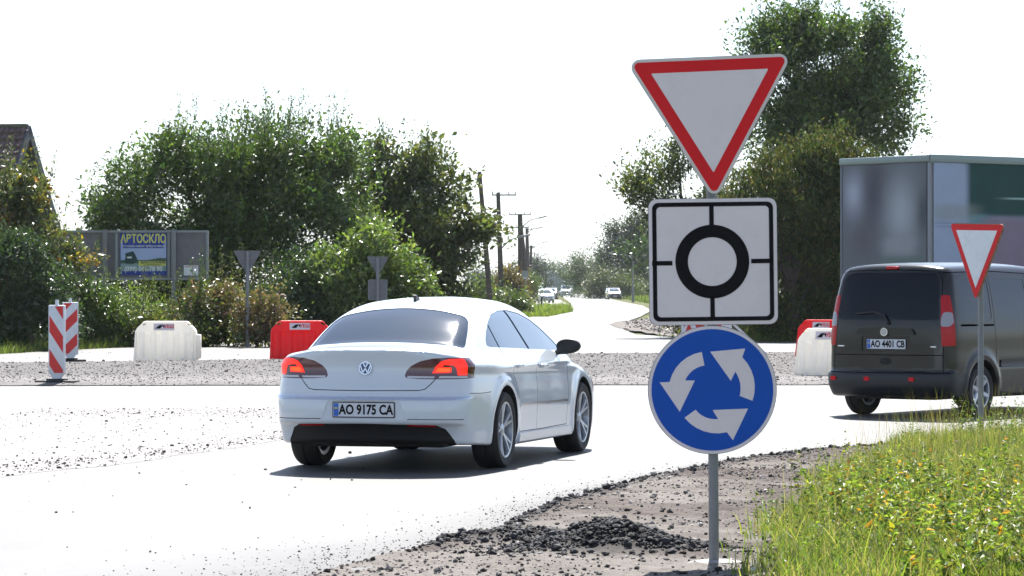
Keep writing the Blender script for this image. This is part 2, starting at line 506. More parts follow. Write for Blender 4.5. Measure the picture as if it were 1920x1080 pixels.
# band of dust and bitumen crumbs trodden onto the asphalt, with the rough edge's weaker glare painted in
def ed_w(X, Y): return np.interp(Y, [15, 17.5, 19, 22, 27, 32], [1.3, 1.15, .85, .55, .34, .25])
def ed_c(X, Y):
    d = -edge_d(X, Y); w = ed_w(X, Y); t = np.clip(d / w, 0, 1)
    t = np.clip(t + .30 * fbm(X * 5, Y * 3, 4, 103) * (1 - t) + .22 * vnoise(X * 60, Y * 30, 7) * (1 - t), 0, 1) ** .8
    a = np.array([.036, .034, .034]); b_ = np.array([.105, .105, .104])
    return a[None] * (1 - t[:, None]) + b_[None] * t[:, None]  # darkening stands for dirt and for the glare fading towards the shoulder
me = hgrid(-3.4, 6.0, 13.5, 32.5, .022, lambda X, Y: .0042 + .0018 * vnoise(X * 40, Y * 30, 3) * (np.abs(edge_d(X, Y)) < .4), ed_c, 'road_edge_dust_glare_fade', mat('dusty_asphalt_glare_fade', (.1, .1, .1), 0.56, spec=0.32, attr=True), keep=lambda X, Y: (edge_d(X, Y) < .25) & (-edge_d(X, Y) < ed_w(X, Y)) & (Y < 32), sty=.03)
tag(link('road_edge_dust_glare_fade', me), kind='structure')

# loose stones -------------------------------------------------------------
rng = np.random.default_rng(7)
def scatter(n, x0, x1, y0, y1, dens):
    X = rng.uniform(x0, x1, n); Y = rng.uniform(y0, y1, n)
    k = rng.uniform(0, 1, n) < dens(X, Y)
    return X[k], Y[k]
# fine crumbs on the asphalt next to the broken edge
X, Y = scatter(60000, -2.6, 5.0, 16, 31.5, lambda X, Y: np.where(edge_d(X, Y) < .02, np.exp(edge_d(X, Y) / (.32 * ed_w(X, Y))), 0) * .8)
S = np.clip(np.exp(rng.normal(math.log(.0038), .4, len(X))), .002, .012)
C = np.array([0.05, 0.047, 0.045])[None] * np.exp(rng.normal(0, .5, (len(X), 1)))
me = stones('edge_crumbs', np.stack([X, Y, S * .4 + .004], -1), S, C, rng)
tag(link('edge_crumbs', me), 'fine dark crumbs scattered on the asphalt along the shoulder', 'crumbs', kind='stuff')
# dark lumps on the heap and along the broken edge
X, Y = scatter(60000, -1.2, 4.5, 16.3, 31, lambda X, Y: np.clip(1.1 * np.exp(-(((X - HEAP[0]) / .42) ** 2 + ((Y - HEAP[1]) / .42) ** 2) * 1.2) + .85 * np.exp(-(((X - .0) / .5) ** 2 + ((Y - 18.7) / .22) ** 2)) + .62 * np.exp(-((edge_d(X, Y) - .10) / .10) ** 2) * sstep(17.2, 19, Y), 0, 1))
S = np.exp(rng.normal(math.log(.0115), .45, len(X)))
Z = soil_h(X, Y) + S * .35
C = np.array([0.026, 0.026, 0.028])[None] * rng.uniform(.5, 2.0, (len(X), 1))
me = stones('asphalt_rubble', np.stack([X, Y, Z], -1), np.clip(S, .005, .038), C, rng)
tag(link('asphalt_rubble', me), 'dark heap of broken asphalt lumps and crumbs beside the sign post', 'rubble', kind='stuff')
X, Y = scatter(24000, -.9, 1.7, 17.6, 20.2, lambda X, Y: np.clip(1.0 * np.exp(-(((X - HEAP[0]) / .46) ** 2 + ((Y - HEAP[1]) / .5) ** 2)) + .8 * np.exp(-(((X + .05) / .5) ** 2 + ((Y - 18.8) / .3) ** 2)), 0, 1))
S = np.clip(np.exp(rng.normal(math.log(.0105), .48, len(X))), .005, .036)
C = np.array([0.024, 0.024, 0.026])[None] * rng.uniform(.5, 2.2, (len(X), 1))
me = stones('asphalt_lumps', np.stack([X, Y, soil_h(X, Y) + S * .45], -1), S, C, rng)
tag(link('asphalt_lumps', me), 'loose black lumps making up the small heap left of the sign post', 'rubble', kind='stuff')
# pebbles over the soil
X, Y = scatter(52000, -2, 5, 15.5, 31.5, lambda X, Y: (edge_d(X, Y) > .05) * (.25 + .55 * (fbm(X * 1.7, Y * 1.7, 3, 60) > .05)))
S = np.clip(np.exp(rng.normal(math.log(.0068), .5, len(X))), .003, .026)
Z = soil_h(X, Y) + S * .3
C = np.array([0.15, 0.14, 0.135])[None] * np.exp(rng.normal(0, .55, (len(X), 1)))
C = np.where(rng.uniform(0, 1, (len(X), 1)) < .34, np.array([[.03, .028, .028]]), np.clip(C, 0, .5))
me = stones('pebbles', np.stack([X, Y, Z], -1), S, C, rng)
tag(link('pebbles', me), 'grey and brown pebbles strewn over the soil shoulder', 'pebbles', kind='stuff')
# chippings on the pale patch
X, Y = scatter(30000, -6, -1.2, 21, 40, lambda X, Y: np.where(pk(X, Y), .05 + .5 * np.exp(-((Y - np.interp(X, [-4.6, -3.2, -2], [25.5, 29, 33.5])) / 1.4) ** 2) + .25 * np.exp(-((Y - 38) / 1.2) ** 2), 0.006))
S = np.clip(np.exp(rng.normal(math.log(.0055), .5, len(X))), .0025, .022)
C = np.array([0.065, 0.06, 0.06])[None] * np.exp(rng.normal(0, .5, (len(X), 1)))
me = stones('road_chippings', np.stack([X, Y, S * .3 + .003], -1), S, C, rng)
tag(link('road_chippings', me), 'small dark chippings strewn over the pale patch left of the white car', 'chippings', kind='stuff')
# stones of the strip
X, Y = scatter(42000, -11.5, 12.5, 47.5, 75, lambda X, Y: np.where(gr_keep(X, Y), .75, 0.0) + np.where((Y > 46.5) & (Y < 78), .02, 0))
S = np.clip(np.exp(rng.normal(math.log(.0085), .45, len(X))), .005, .040)
nr, fr = gl(X)
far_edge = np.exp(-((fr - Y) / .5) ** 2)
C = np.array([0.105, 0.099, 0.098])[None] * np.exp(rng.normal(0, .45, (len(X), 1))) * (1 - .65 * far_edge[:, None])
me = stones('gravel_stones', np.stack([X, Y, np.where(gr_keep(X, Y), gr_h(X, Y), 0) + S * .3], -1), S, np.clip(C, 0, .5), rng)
tag(link('gravel_stones', me), 'grey crushed stones covering the strip behind the barriers and cars', 'gravel', kind='stuff')
X, Y = scatter(5000, 3, 12, 84, 150, lambda X, Y: ((X > np.interp(Y, [84, 97, 120, 139, 149], [9, 5.2, 4.3, 4.9, 6.3])) & (Y > 91)) * .7)
S = np.clip(np.exp(rng.normal(math.log(.028), .5, len(X))), .012, .11)
C = np.array([0.19, 0.175, 0.165])[None] * np.exp(rng.normal(0, .5, (len(X), 1)))
me = stones('verge_stones', np.stack([X, Y, S * .3 + .04], -1), S, np.clip(C, 0, .4), rng)
tag(link('verge_stones', me), 'stones and clods on the bare corner right of the street mouth', 'stones', kind='stuff')
# ================================================================ signs, barriers, billboard, poles, house
def arc(cx, cy, r, a0, a1, n):
    return [(cx + r * math.cos(R(a0 + (a1 - a0) * i / n)), cy + r * math.sin(R(a0 + (a1 - a0) * i / n))) for i in range(n + 1)]
def rrect(w, h, r, n=6, cx=0, cy=0):
    p = []
    for sx, sy, a in ((1, 1, 0), (-1, 1, 90), (-1, -1, 180), (1, -1, 270)):
        p += arc(cx + sx * (w / 2 - r), cy + sy * (h / 2 - r), r, a, a + 90, n)
    return p
def tri(side, r, n=6):
    """inverted triangle, apex down, centred on its centroid, rounded"""
    hh = side * math.sqrt(3) / 2; ri = hh / 3 - r
    R2 = 2 * ri
    cs = [(R2 * math.cos(R(a)), R2 * math.sin(R(a))) for a in (30, 150, 270)]
    p = []
    for (cx, cy), a in zip(cs, (30, 150, 270)):
        p += arc(cx, cy, r, a - 60, a + 60, n)
    return p
def circ(r, n=64, cx=0, cy=0): return [(cx + r * math.cos(2 * math.pi * k / n), cy + r * math.sin(2 * math.pi * k / n)) for k in range(n)]

def yield_panel(side, name, parent, loc, rot, rimw=.020, redw=.068, mats=None):
    mats = mats or [M['signrim'], M['signred'], M['signwhite'], M['signback']]
    b = MB()
    b.setmat(3); b.prism(tri(side, .045), -.003, .004)
    b.setmat(0); b.prism(tri(side - .004, .043), .004, .0065)
    b.setmat(1); b.prism(tri(side - rimw * 3.46, .024), .0065, .0085)
    b.setmat(2); b.prism(tri(side - (rimw + redw) * 3.46, .004, 2), .0085, .0105)
    b.setmat(3); b.ringprism(tri(side + .002, .046), tri(side - .03, .036), -.012, -.003)
    for f in b.bm.faces: pass
    return link(name, b.mesh(name, 30), mats, parent, loc, rot)

# ---- the three-sign post in front
SP = at(1339.5, 540, 17.1); SP.z = 0
post = empty('traffic_sign_post', (SP.x, SP.y, 0), label='tall post with give way triangle, square roundabout scheme and blue round arrow sign', cat='traffic sign')
b = MB(); b.cyl((0, 0, -.3), (-.02, 0, 2.60), .0275, seg=24)
b.build('pole', M['galv'], post)
b = MB(); b.lathe([(.001, .012), (.05, .014), (.12, .004), (.16, -.02), (.18, -.08)], 22)
for v in b.bm.verts:
    q = 1 + .25 * math.sin(v.co.x * 23 + v.co.y * 17) + .1 * math.sin(v.co.y * 51); v.co.x *= q * 1.15; v.co.y *= q
b.build('footing', M['concrete'], post, loc=(0, 0, float(soil_h(np.array([SP.x]), np.array([SP.y]))[0])))
def sl(px, py): # sign local coordinates from photo pixels at the post's distance
    p = at(px, py, 17.05); return Vector((p.x - SP.x, p.y - SP.y, p.z))
yp = yield_panel(.915, 'give_way_panel', post, sl(1333, 197) , (R(90), R(-2.2), R(-3)), rimw=.018, redw=.062)
# roundabout scheme
k = 1 / 343.6
b = MB(); W_ = 240 * k
b.setmat(3); b.prism(rrect(W_, W_ * .985, .045), -.003, .004)
b.setmat(0); b.prism(rrect(W_ - .003, W_ * .985 - .003, .044), .004, .0062)
b.setmat(1); b.ringprism(rrect(W_ - 14 * k, W_ * .985 - 14 * k, .034), rrect(W_ - 30 * k, W_ * .985 - 30 * k, .022), .0055, .0082)
b.setmat(0); b.setmat(2)
b.setmat(1)
b.ringprism(circ(69 * k, 72, -1.5 * k, 0), circ(45.5 * k, 72, -1.5 * k, 0), .0055, .0082)
hw = W_ / 2
b.box((-2 * k, hw * .985 - 33 * k, .007), (8.5 * k, 41 * k, .0024)); b.box((-2 * k, -hw * .985 + 33 * k, .007), (8.5 * k, 41 * k, .0024))
b.box((-hw + 25 * k, -2 * k, .007), (38 * k, 8.5 * k, .0024)); b.box((hw - 28 * k, 0, .007), (42 * k, 8.5 * k, .0024))
b.setmat(3); b.ringprism(rrect(W_ + .002, W_ * .985 + .002, .046), rrect(W_ - .03, W_ * .985 - .03, .03), -.012, -.003)
sq = b.build('roundabout_scheme_panel', [M['signwhite'], M['signblack'], M['signrim'], M['signback']], post, sl(1337, 490.5), (R(90), R(-0.7), R(-2.5)), 30)
# arrows
def cp(pts): return [((x - 522.6) / 3.857 * k, -(y - 544) / 3.857 * k) for x, y in pts]
def smooth_arc(a, b_, c, n=6):
    """circle arc through three points, without the ends"""
    ax, ay = a; bx, by = b_; cx, cy = c
    d = 2 * (ax * (by - cy) + bx * (cy - ay) + cx * (ay - by))
    ux = ((ax * ax + ay * ay) * (by - cy) + (bx * bx + by * by) * (cy - ay) + (cx * cx + cy * cy) * (ay - by)) / d
    uy = ((ax * ax + ay * ay) * (cx - bx) + (bx * bx + by * by) * (ax - cx) + (cx * cx + cy * cy) * (bx - ax)) / d
    r = math.hypot(ax - ux, ay - uy); A = [math.atan2(p[1] - uy, p[0] - ux) for p in (a, b_, c)]
    def unw(t, ref):
        while t - ref > math.pi: t -= 2 * math.pi
        while t - ref < -math.pi: t += 2 * math.pi
        return t
    A[1] = unw(A[1], A[0]); A[2] = unw(A[2], A[1])
    return [(ux + r * math.cos(A[0] + (A[2] - A[0]) * i / n), uy + r * math.sin(A[0] + (A[2] - A[0]) * i / n)) for i in range(1, n)]
A1 = [(447, 270)] + smooth_arc((447, 270), (290, 350), (215, 487)) + [(215, 487), (143, 490), (288, 702), (397, 476), (327, 476)] + smooth_arc((327, 476), (380, 405), (466, 368)) + [(466, 368)]
A2 = [(812, 622), (720, 587)] + smooth_arc((720, 587), (722, 490), (688, 412)) + [(688, 412), (656, 478), (507, 268), (760, 245), (738, 308)] + smooth_arc((738, 308), (822, 460), (812, 622)) 
A3 = [(322, 745), (402, 687)] + smooth_arc((402, 687), (470, 740), (565, 754)) + [(565, 754), (525, 689), (780, 678), (671, 907), (628, 849)] + smooth_arc((628, 849), (450, 838), (322, 745))
b = MB()
b.setmat(2); b.prism(circ(.3495, 72), -.003, .004)
b.setmat(0); b.prism(circ(.348, 72), .004, .0062)
b.setmat(1); b.prism(circ(.331, 72), .0062, .0080)
b.setmat(0)
for A in (A1, A2, A3): b.prism(cp(A), .0080, .0096)
b.setmat(2); b.ringprism(circ(.351, 72), circ(.335, 72), -.012, -.003)
rp = b.build('roundabout_arrows_panel', [M['signwhite'], M['signblue'], M['signback']], post, sl(1335.5, 731), (R(90), 0, R(-2)), 30)
for name_, py in (('clamp', 160), ('clamp', 300), ('clamp', 410), ('clamp', 570), ('clamp', 660), ('clamp', 800)):
    p = sl(1335, py)
    b = MB(); b.box((0, .027, 0), (.11, .075, .025), bev=.004)
    b.build(name_, M['galv'], post, (p.x * .5, -.033, p.z))

# ---- smaller give way sign at the grass edge
p = at(1839, 540, 32.2)
gs = empty('give_way_sign', (p.x, p.y, 0), label='weathered give way triangle on a thin post before the dark van', cat='traffic sign')
b = MB(); b.cyl((0, 0, -.2), (0.0, 0, 2.12), .030, seg=20); b.build('pole', M['galv'], gs)
M['rust'] = mat('rusty_edge', (0.28, 0.17, 0.10), .8, var=.4, vscale=30)
M['signwhite_blue'] = mat('sign_white_worn', (0.70, 0.74, 0.77), 0.4, var=0.05, vscale=4, dirt=((.5, .52, .5), .5, 6))
pp = at(1836.5, 468, 32.2)
yield_panel(.92, 'give_way_panel', gs, (-.045 , -.035, pp.z), (R(90), R(1.5), R(-61)), rimw=.006, redw=.062, mats=[M['rust'], M['signred'], M['signwhite_blue'], M['rust']])

# ---- rear sides of two farther signs
def back_sign(px, ptop, D, side, label, sq=None, bracket=False, rz=0):
    p = at(px, 540, D); t = empty('road_sign', (p.x, p.y, 0), rz=rz, label=label, cat='traffic sign')
    zt = at(px, ptop, D).z
    b = MB(); b.cyl((0, 0, -.1), (0, 0, zt - .02), .045, seg=12); b.build('pole', M['galv'], t)
    b = MB(); b.prism(tri(side, .03), -.002, .004); b.setmat(1); b.ringprism(tri(side, .03), tri(side - .05, .02), .004, .016)
    b.build('triangle_panel', [M['signback'], M['galv']], t, (0, .03 + .04, zt - side * .289), (R(90), 0, 0))
    if sq:
        b = MB(); b.prism(rrect(sq, sq * 1.05, .04), -.002, .004); b.setmat(1); b.ringprism(rrect(sq, sq * 1.05, .04), rrect(sq - .05, sq * 1.05 - .05, .02), .004, .016)
        b.build('square_panel', [M['signback'], M['galv']], t, (0, .07, zt - side * .866 - sq * .53 - .1), (R(90), 0, 0))
    for dz in (side * .25, side * .6):
        b = MB(); b.box((0, 0.02, 0), (side * .45 * (1 if dz < side * .4 else .5), .03, .03)); b.build('bracket', M['galv'], t, (0, .03, zt - dz))
    return t
back_sign(464, 470, 80, .72, 'grey back of a triangular road sign on a pole before the big dark tree', rz=.15)
back_sign(708, 481, 84.5, .60, 'dark back of a triangle and square sign pair before the pale bush', sq=.52)
gs_ = at(986, 510, 262)

# ---- striped panels on rubber feet
def clip_y(poly, lo, hi):
    def cl(P, f):
        o = []
        for i in range(len(P)):
            a, b_ = P[i], P[(i + 1) % len(P)]; fa, fb = f(a), f(b_)
            if fa >= 0: o.append(a)
            if (fa >= 0) != (fb >= 0):
                t = fa / (fa - fb); o.append((a[0] + (b_[0] - a[0]) * t, a[1] + (b_[1] - a[1]) * t))
        return o
    P = cl(poly, lambda p: p[1] - lo)
    return cl(P, lambda p: hi - p[1]) if P else P
M['panelwhite'] = mat('panel_white', (0.66, 0.70, 0.74), .4, var=.05, vscale=6, dirt=((.4, .4, .4), .3, 9))
M['panelred'] = mat('panel_red', (0.60, 0.02, 0.018), .4, var=.08, vscale=8)
def striped_panel(px, pbase, D, w, h, slope, bands, rz, label, top):
    p = at(px, 540, D); t = empty('striped_panel', (p.x, p.y, 0.03), rz=rz, label=label, cat='traffic panel', group='red and white striped panels at the works edge')
    z0 = .13
    b = MB(); b.box((0, 0, z0 + h / 2), (w, .07, h), bev=.012)
    b.setmat(1); g_ = .02
    for c0, c1 in bands:
        for sgn in (1, -1):
            poly = [(-w / 2 + g_, c0), (w / 2 - g_, c0 - slope * (w - 2 * g_)), (w / 2 - g_, c1 - slope * (w - 2 * g_)), (-w / 2 + g_, c1)]
            P = clip_y(poly, z0 + g_, z0 + h - g_)
            if len(P) >= 3:
                M4 = Matrix(((sgn, 0, 0, 0), (0, 0, -sgn, 0), (0, 1, 0, 0), (0, 0, 0, 1)))
                b.prism(P, .034, .0365, M4)
    b.build('board', [M['panelwhite'], M['panelred']], t)
    b = MB(); b.prism([(-w * .42, z0 + .01), (w * .42, z0 + .01), (.05, .04), (-.05, .04)], -.03, .03, FACE); b.build('stem', M['panelwhite'], t)
    b = MB(); b.cyl((0, 0, z0 + h - .01), (0, 0, z0 + h + .085), .028, seg=12); b.build('lamp_peg', M['panelwhite'], t)
    b = MB(); b.box((0, 0, .01), (.64, .34, .05), bev=.02); b.box((0, 0, .045), (.3, .2, .03), bev=.01); b.build('foot', M['rubber'], t)
    return t
striped_panel(107, 721, 49.4, .27, 1.09, 1.45, [(1.33, 1.6), (.80, 1.06), (.27, .53), (-.2, .02)], R(-14), 'slim red and white striped panel nearer the camera with stripes falling to the right', 576)
striped_panel(132, 681, 63.9, .32, 1.07, -1.0, [(1.0, 1.16), (.54, .79), (.05, .29)], R(8), 'red and white striped panel farther back with stripes rising to the right', 572)

# ---- billboard
D = 84.0; kk = D / F
p = at(262, 540, D); bbp = empty('billboard', (p.x, D, 0), label='long grey billboard with a blue and yellow poster above the roadside bushes', cat='billboard')
M['bb'] = mat('billboard_grey', (0.17, 0.165, 0.18), .7, var=.15, vscale=3, dirt=((.11, .10, .11), .5, 2.5))
M['bbframe'] = mat('billboard_frame', (0.26, 0.28, 0.29), .6, var=.1, vscale=5)
zb, zt = at(0, 523, D).z, at(0, 434, D).z; zc = (zb + zt) / 2
X0, X1 = (104 - 262) * kk, (389 - 262) * kk; xc = (X0 + X1) / 2
b = MB(); b.box((xc, 0, zc), (X1 - X0 - .02, .06, zt - zb - .02)); b.build('board', M['bb'], bbp)
b = MB()
b.box((xc, -.02, zt), (X1 - X0 + .06, .14, .06)); b.box((xc, -.02, zb), (X1 - X0 + .06, .14, .06))
for xx in (X0, X1): b.box((xx, -.02, zc), (.06, .14, zt - zb - .06))
b.build('frame', M['bbframe'], bbp)
for px in (219, 317):
    b = MB(); b.box(((px - 262) * kk, -.05, zc), (.07, .05, zt - zb - .08)); b.build('batten', M['bbframe'], bbp)
for px in (198, 327):
    b = MB(); b.box(((px - 262) * kk, -.13, zt / 2 + .0), (.125, .10, zt + .1)); b.build('post', M['galv'], bbp)
m_blue = mat('poster_blue', (0.012, 0.045, 0.30), .5, var=.05); m_yel = mat('poster_yellow', (0.62, 0.62, 0.13), .5, var=.05)
m_sky = mat('poster_sky', (0.36, 0.45, 0.68), .5, var=.06, vscale=2); m_wht = mat('poster_white', (.72, .76, .78), .5)
m_grn = mat('poster_green', (0.05, 0.12, 0.06), .6, var=.3, vscale=6); m_dk = mat('poster_dark', (0.015, 0.05, 0.05), .6, var=.3, vscale=9); m_gr = mat('poster_road', (.22, .33, .33), .6, var=.15)
pw, ph = 87 * kk, 79 * kk
po = MB(); po.box((0, 0, 0), (pw, .012, ph))
def rect(b, x0, x1, y0, y1, z):  # in units of poster (0..1), y down
    b.box(((x0 + x1) / 2 * pw - pw / 2, -.006 - z, ph / 2 - (y0 + y1) / 2 * ph), ((x1 - x0) * pw, .003, (y1 - y0) * ph))
po.setmat(1); rect(po, 0.01, .99, .17, .90, .001)
po.setmat(0); rect(po, .055, .945, .02, .36, .002)
po.setmat(3); rect(po, .01, .99, .64, .73, .002)
po.setmat(5); rect(po, .01, .99, .72, .90, .003)
po.setmat(3); po.prism([(-pw * .5 + pw * .55, ph * .5 - ph * .645), (pw * .49, ph * .5 - ph * .645), (pw * .49, ph * .5 - ph * .60), (pw * .35, ph * .5 - ph * .59), (pw * .2, ph * .5 - ph * .62)], .0065, .0095, FACE)
po.setmat(2); rect(po, .40, .985, .66, .78, .005)
# the dark vehicle printed on the poster
po.setmat(4)
def pp_(L): return [((x - .5) * pw, (.5 - y) * ph) for x, y in L]
po.prism(pp_([(.09, .70), (.12, .54), (.10, .50), (.14, .47), (.25, .44), (.28, .43), (.33, .52), (.36, .60), (.38, .65), (.34, .68), (.3, .73), (.14, .73)]), .0065, .0115, FACE)
po.setmat(6); po.prism(pp_([(.15, .56), (.25, .56), (.25, .60), (.15, .60)]), .0115, .0125, FACE)
po_o = po.build('poster', [m_blue, m_sky, m_yel, m_grn, m_dk, m_gr, m_wht], bbp, ((269.3 - 262) * kk, -.045, at(0, 476.5, D).z))
def letter(txt, size, x, y, m, parent, sx=1.0, bold=0.0, dy=-.016, name='lettering'):
    me = text_mesh(txt, size, sx, bold, .0012)
    xs = [v.co.x for v in me.vertices]; me.transform(FACE)
    return link(name, me, m, parent, (x, dy, y))
letter('АВТОСКЛО', .31, 0, ph * .5 - ph * .145, m_yel, po_o, .70, .010)
letter('УСТАНОВКА РЕМОНТ ВИЇЗД НА МІСЦЕ', .068, 0, ph * .5 - ph * .315, m_wht, po_o, .84, .001)
letter('ВАНТАЖНИК', .105, pw * .21, ph * .5 - ph * .695, m_dk, po_o, .98, .003)
letter('ТА ЛЕГКОВИХ АВТО', .05, pw * .20, ph * .5 - ph * .755, m_dk, po_o, .95, .001)
letter('(099) 041-78 90', .182, 0, ph * .5 - ph * .855, m_wht, po_o, .86, .004)
b = MB(); b.box((0, 0, 0), (27 * kk, .006, 19 * kk)); nt_o = b.build('notice', m_wht, bbp, ((358.5 - 262) * kk, -.036, at(0, 507, D).z))
b = MB(); b.box((0, -.005, .1), (24 * kk, .003, .03)); b.setmat(1); b.prism([(-.05, .02), (.02, -.03), (.03, .02)], .004, .006, FACE)
b.build('notice_print', [mat('print_pink', (.5, .3, .33), .6), m_blue], nt_o)

# pale slatted fence left of the billboard
p = at(118, 540, 90); fz = empty('slat_fence', (p.x, 90, 0), label='pale upright slats of a fence left of the grey billboard', cat='fence')
m_pale = mat('pale_wood', (.34, .33, .34), .8, var=.15, vscale=9)
for i in range(16):
    b = MB(); b.box((-.95 + i * .115, 0, 1.35), (.065, .03, 2.7), rot=Matrix.Rotation(R(-6 + i * .4), 3, 'Y')); b.build('slat', m_pale, fz)
for zz in (2.6, .6):
    b = MB(); b.box((0, .04, zz), (2.0, .05, .1)); b.build('rail', M['wood_pole'], fz)

# ---- plastic barriers (surface of an implicit shape, see the vehicle section for the mesher)
# ---- utility poles
def utility_pole(px, pt, pb, D, r, lean_px, label, arms=(), lamp=None, prop=None):
    p = at(px, 540, D); q = at(px + lean_px, pt, D)
    t = empty('utility_pole', (p.x, D, 0), label=label, cat='utility pole', group='wooden utility poles along the street')
    top = Vector((q.x - p.x, 0, q.z))
    b = MB(); b.tube([Vector((0, 0, -.3)), top * .35, top * .7, top], [r * 1.15, r * 1.05, r * .9, r * .78], 10); b.build('pole', M['wood_pole'], t)
    for dz, w, off in arms:
        c = top + Vector((off, 0, -dz))
        b = MB(); b.box(c, (w, .09, .09))
        for s in (-.46, -.2, .2, .46): b.cyl(c + Vector((w * s, 0, .03)), c + Vector((w * s, 0, .22)), .035, seg=7)
        b.build('cross_arm', M['galv'], t)
    if lamp:
        dz, w, rise = lamp
        a0 = top + Vector((0, 0, -dz)); a1 = a0 + Vector((w * .55, -.4, rise * .8)); a2 = a0 + Vector((w, -.7, rise))
        b = MB(); b.tube([a0, a1, a2], [.045, .04, .035], 7); b.build('lamp_arm', M['galv'], t)
        b = MB(); b.box((0, 0, 0), (.75, .26, .12), rot=Matrix.Rotation(R(-14), 3, 'Y'), bev=.03); b.build('lamp_head', M['galv'], t, a2 + Vector((.3, 0, .05)))
    if prop:
        b = MB(); b.tube([Vector((prop, 0, -.3)), top * .88], [r, r * .8], 8); b.build('prop', M['wood_pole'], t)
    return t
utility_pole(922, 322, 562, 150, .125, -23, 'leaning wooden pole half hidden in the tree foliage, nearest of the row')
utility_pole(941, 361, 562, 190, .155, -7, 'wooden pole with a short top arm, standing free beside the leaf covered one', arms=((.15, 1.5, .35), (1.9, .55, .1)), lamp=(3.6, 1.3, .9))
utility_pole(978, 402, 575, 265, .26, -3, 'thick doubled wooden pole with two cross arms and a lamp over the street', arms=((.0, 1.9, 0), (1.1, 1.5, 0)), lamp=(1.2, 1.6, .9), prop=.7)
utility_pole(991, 428, 570, 340, .22, -3, 'dark pole with a lamp just right of the thick doubled pole', arms=((.1, .9, .3),), lamp=(.5, 1.1, .5))
utility_pole(994, 460, 566, 430, .2, 2, 'thin distant pole with an angled lamp behind the doubled pole', arms=((.3, 1.0, 0),), lamp=(.4, 1.6, .8))
utility_pole(1008, 484, 560, 520, .2, -1, 'far small pole with a lamp above the parked cars', arms=((.2, 1.2, 0),), lamp=(.2, 1.2, .7))
utility_pole(1023, 492, 560, 560, .2, 0, 'farthest small pole beside the grey gable', arms=((.2, 1.2, 0),))

# street lamp at the right of the street
p = at(1187, 540, 330); sl_ = empty('street_lamp', (p.x, 330, 0), label='slim grey street lamp before the dark trees right of the street', cat='street lamp')
zt_ = at(0, 487, 330).z
b = MB(); b.cyl((0, 0, 0), (0, 0, 1.5), .14, .12, 12); b.cyl((0, 0, 1.5), (0, 0, zt_), .09, .06, 10); b.build('pole', M['galv'], sl_)
b = MB(); b.tube([(0, 0, zt_), (-.3, -.1, zt_ + .3), (-.9, -.3, zt_ + .5)], .04, 7); b.build('arm', M['galv'], sl_)
b = MB(); b.box((-1.1, -.3, zt_ + .52), (.6, .22, .1), bev=.03); b.build('lamp_head', M['galv'], sl_)

# notice board on a post beside the doubled pole
p = at(984.5, 540, 235); nb = empty('notice_board', (p.x, 235, 0), label='small pale board on a thin post in front of the thick doubled pole', cat='sign')
b = MB(); b.cyl((0.05, 0, 0), (.05, 0, at(0, 508, 235).z), .05, seg=8); b.build('post', M['galv'], nb)
b = MB(); b.box((0, -.07, at(0, 514, 235).z), (.50, .04, .50)); b.setmat(1); b.box((0, -.08, at(0, 521, 235).z), (.34, .05, .07)); b.build('panel', [M['bbframe'], M['signwhite']], nb)

# low dark post on the small lawn
p = gnd(1015.5, 579); lp = MB(); lp.box((0, 0, .42), (.13, .13, .86), bev=.02); lp.box((0, 0, .86), (.17, .17, .05), bev=.01)
lp_o = lp.build('lawn_post', M['black'], loc=(p.x, p.y, 0)); tag(lp_o, 'low dark post standing on the small lawn left of the street', 'post')
p = gnd(1037, 577.5); cb = MB(); cb.box((0, 0, .12), (.9, .5, .26), bev=.04); cb.box((-.28, 0, .27), (.25, .3, .08), bev=.02)
tag(cb.build('drain_block', mat('dark_concrete', (.07, .065, .06), .9, var=.3), loc=(p.x, p.y, 0)), 'low dark concrete block at the corner of the small lawn', 'block')
# path in front of the parked cars
sheet('path', ragged([(*gnd(975, 574).xy, .15), (*gnd(1060, 570).xy, .1), (*gnd(1068, 575).xy, .1), (*gnd(965, 577.5).xy, .15)], .2, .5, 4), .0, M['asphalt'])
sheet('path', ragged([(*gnd(1000, 562).xy, .1), (*gnd(1050, 562).xy, .1), (*gnd(1066, 571).xy, .1), (*gnd(985, 570).xy, .1)], .2, .5, 8), -.01, M['concrete'])

# ---- house with the steep tiled roof
pk_ = at(52, 237, 112)
ho = empty('brick_house', (pk_.x, 112, 0), rz=R(-14), label='house with a steep dark tiled roof rising behind the autumn bush', cat='house')
hp = pk_.z; EV = 2.9; HWD = 3.15; LEN = 11
m_tile = mat('roof_tile', (.10, .062, .060), .6, var=.45, vscale=3.0, dirt=((.19, .16, .15), .5, 5))
def tile_slope(name, sy):
    sl_len = math.hypot(HWD + .35, (hp - EV)); nu = int(LEN / .035); nv = int(sl_len / .045)
    u = np.linspace(0, -LEN, nu); v_ = np.linspace(0, 1, nv)
    U, V_ = np.meshgrid(u, v_)
    dist = V_ * sl_len
    row = dist / .33
    bump_ = .085 * (row - np.floor(row)) + .045 * np.abs(np.sin(U * math.pi / .21 ))
    ny, nz = (hp - EV) / sl_len, (HWD + .35) / sl_len
    Y_ = sy * (V_ * (HWD + .35) + bump_ * ny); Z_ = hp - V_ * (hp - EV) * 1.03 + bump_ * nz
    P = np.stack([U, Y_, Z_], -1).reshape(-1, 3); idx = np.arange(len(P)).reshape(nv, nu)
    Q = np.stack([idx[:-1, :-1], idx[:-1, 1:], idx[1:, 1:], idx[1:, :-1]], -1).reshape(-1, 4)
    if sy > 0: Q = Q[:, ::-1]
    return np_mesh(name, P, Q, m_tile, False)
rf_o = link('roof', tile_slope('roof', -1), None, ho)
link('roof', tile_slope('roof', 1), None, ho)
b = MB()
